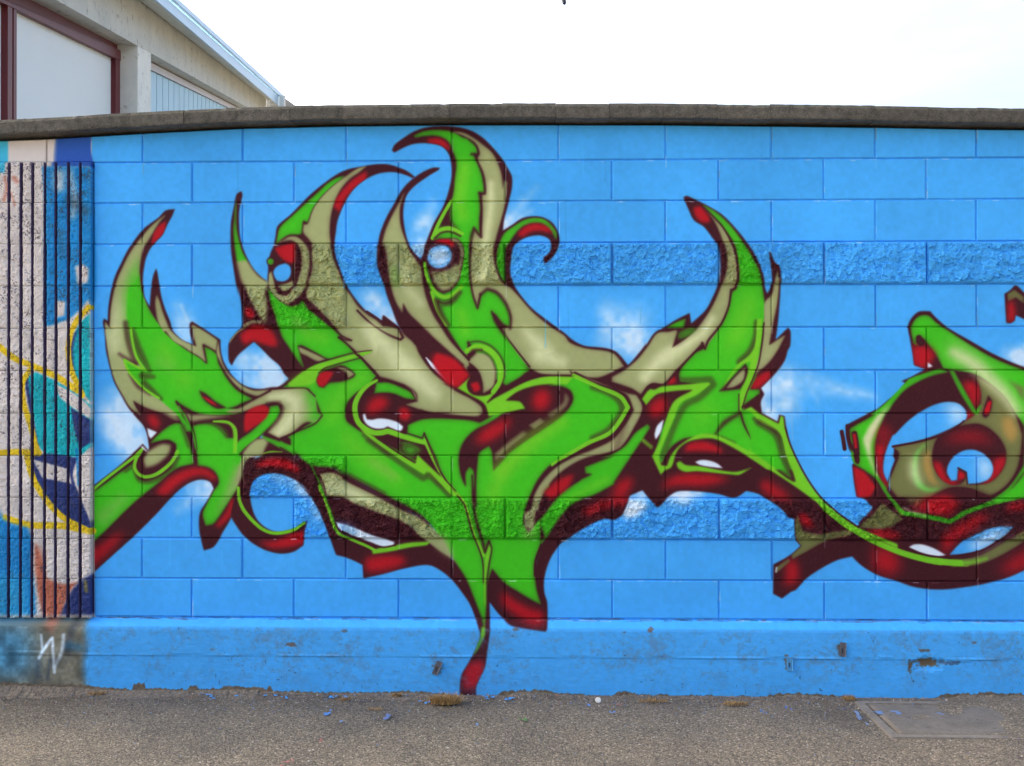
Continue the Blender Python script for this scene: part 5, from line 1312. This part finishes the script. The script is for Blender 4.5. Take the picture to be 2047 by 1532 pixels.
# pale blue cladding boards under the beam
s = cB - .3; i = 0
while s < S1 - .2:
    e = min(s + FB['board'], S1 - .1)
    slab('cladding_panel', [(s + .02, 0), (e - .02, 0), (e - .02, bb(e) - .16), (s + .02, bb(s) - .16)], -.1, .0, M_clad)
    s = e; i += 1
slab('cladding_backing', [(cB - .3, 0), (S1 - .1, 0), (S1 - .1, bb(S1) - .16), (cB - .3, bb(cB - .3) - .16)], -.15, -.06, M_dark)
slab('cladding_trim', [(cB - .2, bb(cB - .2) - .15), (S1 - .1, bb(S1 - .1) - .15), (S1 - .1, bb(S1 - .1) - .03), (cB - .2, bb(cB - .2) - .03)], -.1, .04, M_trim)
# roof deck with its bright metal edge
OV = FB['over']
slab('roof', [(8.5, bt(8.5) + .005), (S1, bt(S1) + .005), (S1, fu(S1) - .02), (8.5, fu(8.5) - .02)], -14, PR - .02, M_roof)
md = lambda s: fl(s) * .38 + fu(s) * .62
slab('roof_edge', [(8.5, fl(8.5)), (S1, fl(S1)), (S1, md(S1)), (8.5, md(8.5))], OV - .05, OV, M_flash)
slab('roof_edge', [(8.5, md(8.5) + .03), (S1 + .05, md(S1) + .03), (S1 + .4, fu(S1 + .4)), (8.5, fu(8.5))], OV - .06, OV + .06, M_flash)
V = []
for s_ in (8.5, S1 + .4):
    V += [fp(s_, PR + .002, bt(s_) - .02), fp(s_, OV - .03, fl(s_) - .004), fp(s_, OV - .03, fl(s_) + .1), fp(s_, PR + .002, bt(s_) + .1)]
mesh_obj('soffit', V, [(0, 1, 5, 4), (1, 2, 6, 5), (2, 3, 7, 6), (3, 0, 4, 7), (3, 2, 1, 0), (4, 5, 6, 7)], M_beam, hall, origin=V[0])
slab('vent_pipe', FB['post'], OV + .08, OV + .22, M_beam)
slab('roof_edge', FB['tail'], OV - .5, OV + .05, M_back)

# ------------------------------------------------------------------ drain cover in the ground
def drain():
    x0, x1, y0, y1 = 1.335, 1.99, -.565, -.085
    t = thing('drain_cover', 'square concrete drain cover in a flush frame, dusty, beside the wall foot', 'drain cover', ((x0 + x1) / 2, (y0 + y1) / 2, .004))
    w = .044; h = .006
    bm = bmesh.new()
    o = [(x0, y0), (x1, y0), (x1, y1), (x0, y1)]; i_ = [(x0 + w, y0 + w), (x1 - w, y0 + w), (x1 - w, y1 - w), (x0 + w, y1 - w)]
    vo = [bm.verts.new((a, b, h)) for a, b in o]; vi = [bm.verts.new((a, b, h)) for a, b in i_]
    do = [bm.verts.new((a, b, -.05)) for a, b in o]; di = [bm.verts.new((a, b, -.05)) for a, b in i_]
    for a in range(4):
        b = (a + 1) % 4
        bm.faces.new((vo[a], vo[b], vi[b], vi[a])); bm.faces.new((vo[b], vo[a], do[a], do[b])); bm.faces.new((vi[a], vi[b], di[b], di[a]))
    bmesh.ops.bevel(bm, geom=[e for e in bm.edges if all(v.co.z > 0 for v in e.verts)], offset=.005, segments=2, affect='EDGES')
    me = bpy.data.meshes.new('frame'); bm.to_mesh(me); bm.free(); me.materials.append(M_lid)
    f = bpy.data.objects.new('frame', me); link(f, t); f.location = -t.location
    g = .011
    a0, a1, b0, b1 = x0 + w + g, x1 - w - g, y0 + w + g, y1 - w - g
    n = 40; V, F = [], []
    for j in range(n + 1):
        for i in range(n + 1):
            x = a0 + (a1 - a0) * i / n; y = b0 + (b1 - b0) * j / n
            z = .0075 + .0012 * fbm(x * 8, y * 8, 2, 3)
            d = math.hypot((x - 1.545) / .05, (y + .31) / .026)
            if d < 1: z -= .014 * (1 - d * d)
            if i in (0, n) or j in (0, n): z = .003
            V.append((x, y, z))
    for j in range(n):
        for i in range(n):
            F.append((j*(n+1)+i, j*(n+1)+i+1, (j+1)*(n+1)+i+1, (j+1)*(n+1)+i))
    b = len(V)
    ring = [i for i in range(n+1)] + [j*(n+1)+n for j in range(1, n+1)] + [n*(n+1)+i for i in range(n-1, -1, -1)] + [j*(n+1) for j in range(n-1, 0, -1)]
    for q in ring: V.append((V[q][0], V[q][1], -.04))
    for q in range(len(ring)):
        q2 = (q + 1) % len(ring); F.append((ring[q2], ring[q], b + q, b + q2))
    mesh_obj('lid', V, F, M_lid, t, smooth=True, origin=tuple(t.location))
    V, F = box_geo(x0 + w - .002, x1 - w + .002, y0 + w - .002, y1 - w + .002, -.045, -.004)
    mesh_obj('gap_dirt', V, F, M_dirt, t, origin=tuple(t.location))
drain()

# ------------------------------------------------------------------ loose things on the ground
def tinted(name, V, F, T, mat):
    me = bpy.data.meshes.new(name); me.from_pydata(V, [], F)
    at = me.color_attributes.new('tint', 'FLOAT_COLOR', 'CORNER')
    cols = np.repeat(np.array(T, np.float32), [len(f) for f in F], axis=0)
    at.data.foreach_set('color', np.concatenate([cols, np.ones((len(cols), 1), np.float32)], 1).ravel())
    me.materials.append(mat); me.update()
    return link(bpy.data.objects.new(name, me))

def gravel():
    V, F, T = [], [], []
    tones = [lin(*c) for c in ((132, 124, 114), (104, 97, 90), (158, 150, 138), (196, 190, 180), (128, 106, 88), (92, 120, 164), (70, 66, 64), (156, 112, 94))]
    wts = [5, 6, 2.5, .8, 5, .8, 3, .5]
    for i in range(8200):
        y = -.05 - abs(random.gauss(0, .085)) if random.random() < .62 else random.uniform(-1.4, -.05)
        x = random.uniform(-3, 2.8)
        if 1.33 < x < 1.97 and -.57 < y < -.09 and random.random() < .94: continue
        s = random.uniform(.0014, .0042) * (1.35 if random.random() < .06 else 1)
        c = random.choices(tones, wts)[0]
        b = len(V); a0 = random.uniform(0, 6.28)
        pts = [(math.cos(a0 + k_ * 1.57) * s * random.uniform(.7, 1.2), math.sin(a0 + k_ * 1.57) * s * random.uniform(.7, 1.2)) for k_ in range(4)]
        z0 = .001 + .006 * fbm(x * 3.1, y * 3.1, 1.3, 4) + max(0, (.012 * (1 + (y + .04) / .06)) if y > -.1 else 0)
        for px, py in pts: V.append((x + px, y + py, z0 + s * .35 * random.uniform(.4, 1)))
        V.append((x, y, z0 + s * random.uniform(.7, 1.1)))
        V.append((x, y, z0 - s * .6))
        for k_ in range(4):
            k2 = (k_ + 1) % 4
            F += [(b + k_, b + k2, b + 4), (b + k2, b + k_, b + 5)]; T += [c, c]
    o = tinted('gravel', V, F, T, M_stone); o['kind'] = 'stuff'
    tag(o, 'small loose stones and grit scattered on the asphalt', 'gravel')
gravel()

def flakes():
    V, F, T = [], [], []
    blue = lin(66, 150, 220)
    spots = [(-1.6425, -0.062, 0.0373, 0.0373, (66, 150, 220)), (-1.4766, -0.062, 0.0328, 0.0376, (66, 150, 220)), (-1.3301, -0.062, 0.028, 0.0373, (66, 150, 220)), (-1.2601, -0.106, 0.0183, 0.0289, (66, 150, 220)), (-1.5857, -0.1211, 0.0137, 0.0288, (66, 150, 220)), (-1.0521, -0.0864, 0.0276, 0.0292, (66, 150, 220)), (-0.9876, -0.0848, 0.0184, 0.0219, (66, 150, 220)), (-0.6023, -0.1482, 0.0317, 0.0353, (66, 150, 220)), (-1.0142, -0.3231, 0.0262, 0.0327, (74, 130, 200)), (-0.9395, -0.4248, 0.0107, 0.0188, (80, 140, 210)), (-0.3578, -0.4485, 0.0106, 0.0185, (66, 150, 220)), (-0.7574, -0.3564, 0.0346, 0.0764, (90, 110, 160)), (-0.2225, -0.1031, 0.0365, 0.036, (66, 150, 220)), (-0.3263, -0.0837, 0.0321, 0.0291, (66, 150, 220)), (0.1274, -0.1732, 0.0135, 0.0279, (80, 140, 210)), (0.231, -0.2801, 0.0153, 0.02, (80, 140, 210)), (-0.1727, -0.3875, 0.0343, 0.0316, (84, 130, 60)), (-1.0583, -0.8892, 0.019, 0.0297, (170, 90, 84)), (-0.9771, -0.6472, 0.0101, 0.0224, (160, 84, 78)), (1.4361, -0.2513, 0.0658, 0.04, (104, 130, 168)), (1.6337, -0.2732, 0.0567, 0.033, (108, 130, 166)), (1.2898, -0.3335, 0.0215, 0.0889, (116, 136, 168)), (1.0029, -0.1801, 0.0179, 0.0346, (70, 110, 170)), (0.8882, -0.2644, 0.0219, 0.0333, (80, 116, 170)), (0.2621, -0.1699, 0.018, 0.0279, (160, 100, 90))]
    def blob(x, y, w, h, c, z):
        b = len(V); n = 11
        for k_ in range(n):
            a = 6.283 * k_ / n; q = random.uniform(.55, 1.1)
            V.append((x + math.cos(a) * w * q, y + math.sin(a) * h * q, z + random.uniform(0, .0012)))
        F.append(tuple(range(b, b + n))); T.append(c)
    for x, y, w, h, c in spots:
        cc = lin(*c)
        for _ in range(5):
            zz = .0075 + .006 * fbm(x * 3.1, y * 3.1, 1.3, 4)
            blob(x + random.gauss(0, w * .45), y + random.gauss(0, h * .45), w * random.uniform(.15, .45), h * random.uniform(.2, .5), cc, zz)
    for _ in range(260):
        x = random.uniform(-2.2, 2.5); y = -.06 - abs(random.gauss(0, .16))
        c = random.choices([blue, lin(88, 120, 178), lin(150, 90, 80), lin(180, 176, 170)], [4, 4, 1, 1.4])[0]
        blob(x, y, random.uniform(.0015, .006), random.uniform(.0015, .004), c, .004 + .006 * fbm(x * 3.1, y * 3.1, 1.3, 4) + (.012 if y > -.1 else 0))
    o = tinted('paint_flakes', V, F, T, M_flake); o['kind'] = 'stuff'
    tag(o, 'chips and overspray of blue paint on the asphalt', 'paint flakes')
flakes()

def weed(x, y, w, d, h, n, label, seed):
    rnd = random.Random(seed)
    V, F, T = [], [], []
    for i in range(n):
        a = rnd.uniform(0, 6.283); r = math.sqrt(rnd.random())
        bx, by = math.cos(a) * r * w * .5, math.sin(a) * r * d * .5
        L = h * rnd.uniform(.4, 1.1); az = rnd.uniform(0, 6.283); lean = rnd.uniform(.3, 1.5)
        ww = rnd.uniform(.0007, .0016)
        c = rnd.choice([lin(168, 130, 74), lin(190, 154, 94), lin(140, 104, 60), lin(160, 128, 80), lin(112, 88, 56)])
        b = len(V)
        for k_ in range(4):
            t = k_ / 3
            q = lean * t
            px = bx + math.cos(az) * math.sin(q) * L * t; py = by + math.sin(az) * math.sin(q) * L * t
            pz = .003 + math.cos(q) * L * t
            wk = ww * (1 - .8 * t)
            V += [(px - math.sin(az) * wk, py + math.cos(az) * wk, max(.002, pz)), (px + math.sin(az) * wk, py - math.cos(az) * wk, max(.002, pz))]
            if k_: F.append((b + 2*k_ - 2, b + 2*k_ - 1, b + 2*k_ + 1, b + 2*k_)); T.append(c)
    o = tinted('dry_weed', V, F, T, M_dry)
    o.location = (x, y, .004)
    tag(o, label, 'weed', 'dried weeds at the foot of the wall')
weed(-0.515, -0.160, 0.14, 0.075, 0.05, 950, 'largest clump of dry brown weeds, left of the red graffiti tail on the wall foot', 1)
weed(0.790, -0.157, 0.11, 0.05, 0.02, 260, 'flat patch of dry weeds on the asphalt below the two slotted metal ties', 2)
weed(0.424, -0.124, 0.14, 0.04, 0.018, 230, 'thin straggling dry weeds to the right of the white bottle cap', 3)
weed(1.327, -0.070, 0.06, 0.04, 0.024, 190, 'dry weed tuft at the corner of the concrete drain cover', 4)
weed(-0.975, -0.128, 0.05, 0.03, 0.018, 120, 'little dry weed tuft among blue paint specks on the asphalt', 5)
weed(-0.747, -0.070, 0.05, 0.02, 0.022, 120, 'small upright dry weed against the wall, left of the largest clump', 6)
weed(-2.146, -0.070, 0.09, 0.03, 0.018, 170, 'low dry weeds where the blue paint ends beside the bare concrete corner', 7)
weed(-2.638, -0.070, 0.07, 0.03, 0.02, 130, 'dry weeds below the ribbed blocks at the left edge', 8)
weed(-0.817, -0.258, 0.07, 0.025, 0.01, 110, 'pressed-down bits of dry weed lying out on the asphalt', 9)

# bottle cap
def cap():
    bm = bmesh.new()
    n = 42; rings = []
    for r_, z in ((.0085, .0062), (.0115, .0058), (.0128, .0045), (.0142, .0)):
        ring = []
        for i in range(n):
            a = 6.2832 * i / n
            q = r_ + (.0008 * (1 if i % 2 else -1) if z < .005 else 0)
            ring.append(bm.verts.new((math.cos(a) * q, math.sin(a) * q, z)))
        rings.append(ring)
    bm.faces.new(rings[0])
    for a, b in zip(rings[:-1], rings[1:]):
        for i in range(n):
            j = (i + 1) % n
            bm.faces.new((a[i], b[i], b[j], a[j]))
    me = bpy.data.meshes.new('bottle_cap'); bm.to_mesh(me); bm.free(); me.materials.append(M_cap)
    o = link(bpy.data.objects.new('bottle_cap', me))
    o.location = (0.1759, -0.1152, .008); o.rotation_euler = (R(52), R(8), 0)
    tag(o, 'white crimped bottle cap lying on the asphalt by the wall', 'bottle cap')
cap()

# cable end hanging high above the wall
def tube(pts, r, n=8, V=None, F=None):
    V = [] if V is None else V; F = [] if F is None else F
    b = len(V)
    rr = r if isinstance(r, (list, tuple)) else [r] * len(pts)
    for i, p in enumerate(pts):
        p = Vector(p); d = (Vector(pts[min(i + 1, len(pts) - 1)]) - Vector(pts[max(i - 1, 0)])).normalized()
        u = d.cross(Vector((0, 1, .013))).normalized(); v = d.cross(u)
        for k_ in range(n):
            a = 6.2832 * k_ / n
            V.append(tuple(p + u * math.cos(a) * rr[i] + v * math.sin(a) * rr[i]))
    for i in range(len(pts) - 1):
        for k_ in range(n):
            k2 = (k_ + 1) % n
            F.append((b + i*n + k_, b + i*n + k2, b + (i+1)*n + k2, b + (i+1)*n + k_))
    F += [tuple(b + k_ for k_ in reversed(range(n))), tuple(b + (len(pts)-1)*n + k_ for k_ in range(n))]
    return V, F
hx, hy, hz = (0.229, 7.000, 5.946)
hc = thing('hanging_cable', 'dark cable end dangling into view in the sky above the wall', 'cable', (hx, hy, hz))
V, F = tube([(hx - 14, hy + 2, hz + 2.6), (hx - 6, hy + .8, hz + 1.75), (hx, hy, hz + 1.5), (hx + 7, hy - .9, hz + 1.9), (hx + 16, hy - 2, hz + 3.0)], .012)
mesh_obj('overhead_wire', V, F, M_cable, hc, origin=(hx, hy, hz))
V, F = tube([(hx - .03, hy, hz + 1.5), (hx - .025, hy, hz + .8), (hx - .015, hy, hz + .05)], .008)
mesh_obj('drop_wire', V, F, M_cable, hc, origin=(hx, hy, hz))
V, F = tube([(hx - .018, hy, hz + .075), (hx - .014, hy, hz + .055), (hx + .002, hy, hz + .02), (hx + .012, hy, hz - .015), (hx + .016, hy, hz - .035)], [.008, .02, .026, .024, .008], 10)
mesh_obj('plug', V, F, M_cable, hc, origin=(hx, hy, hz))
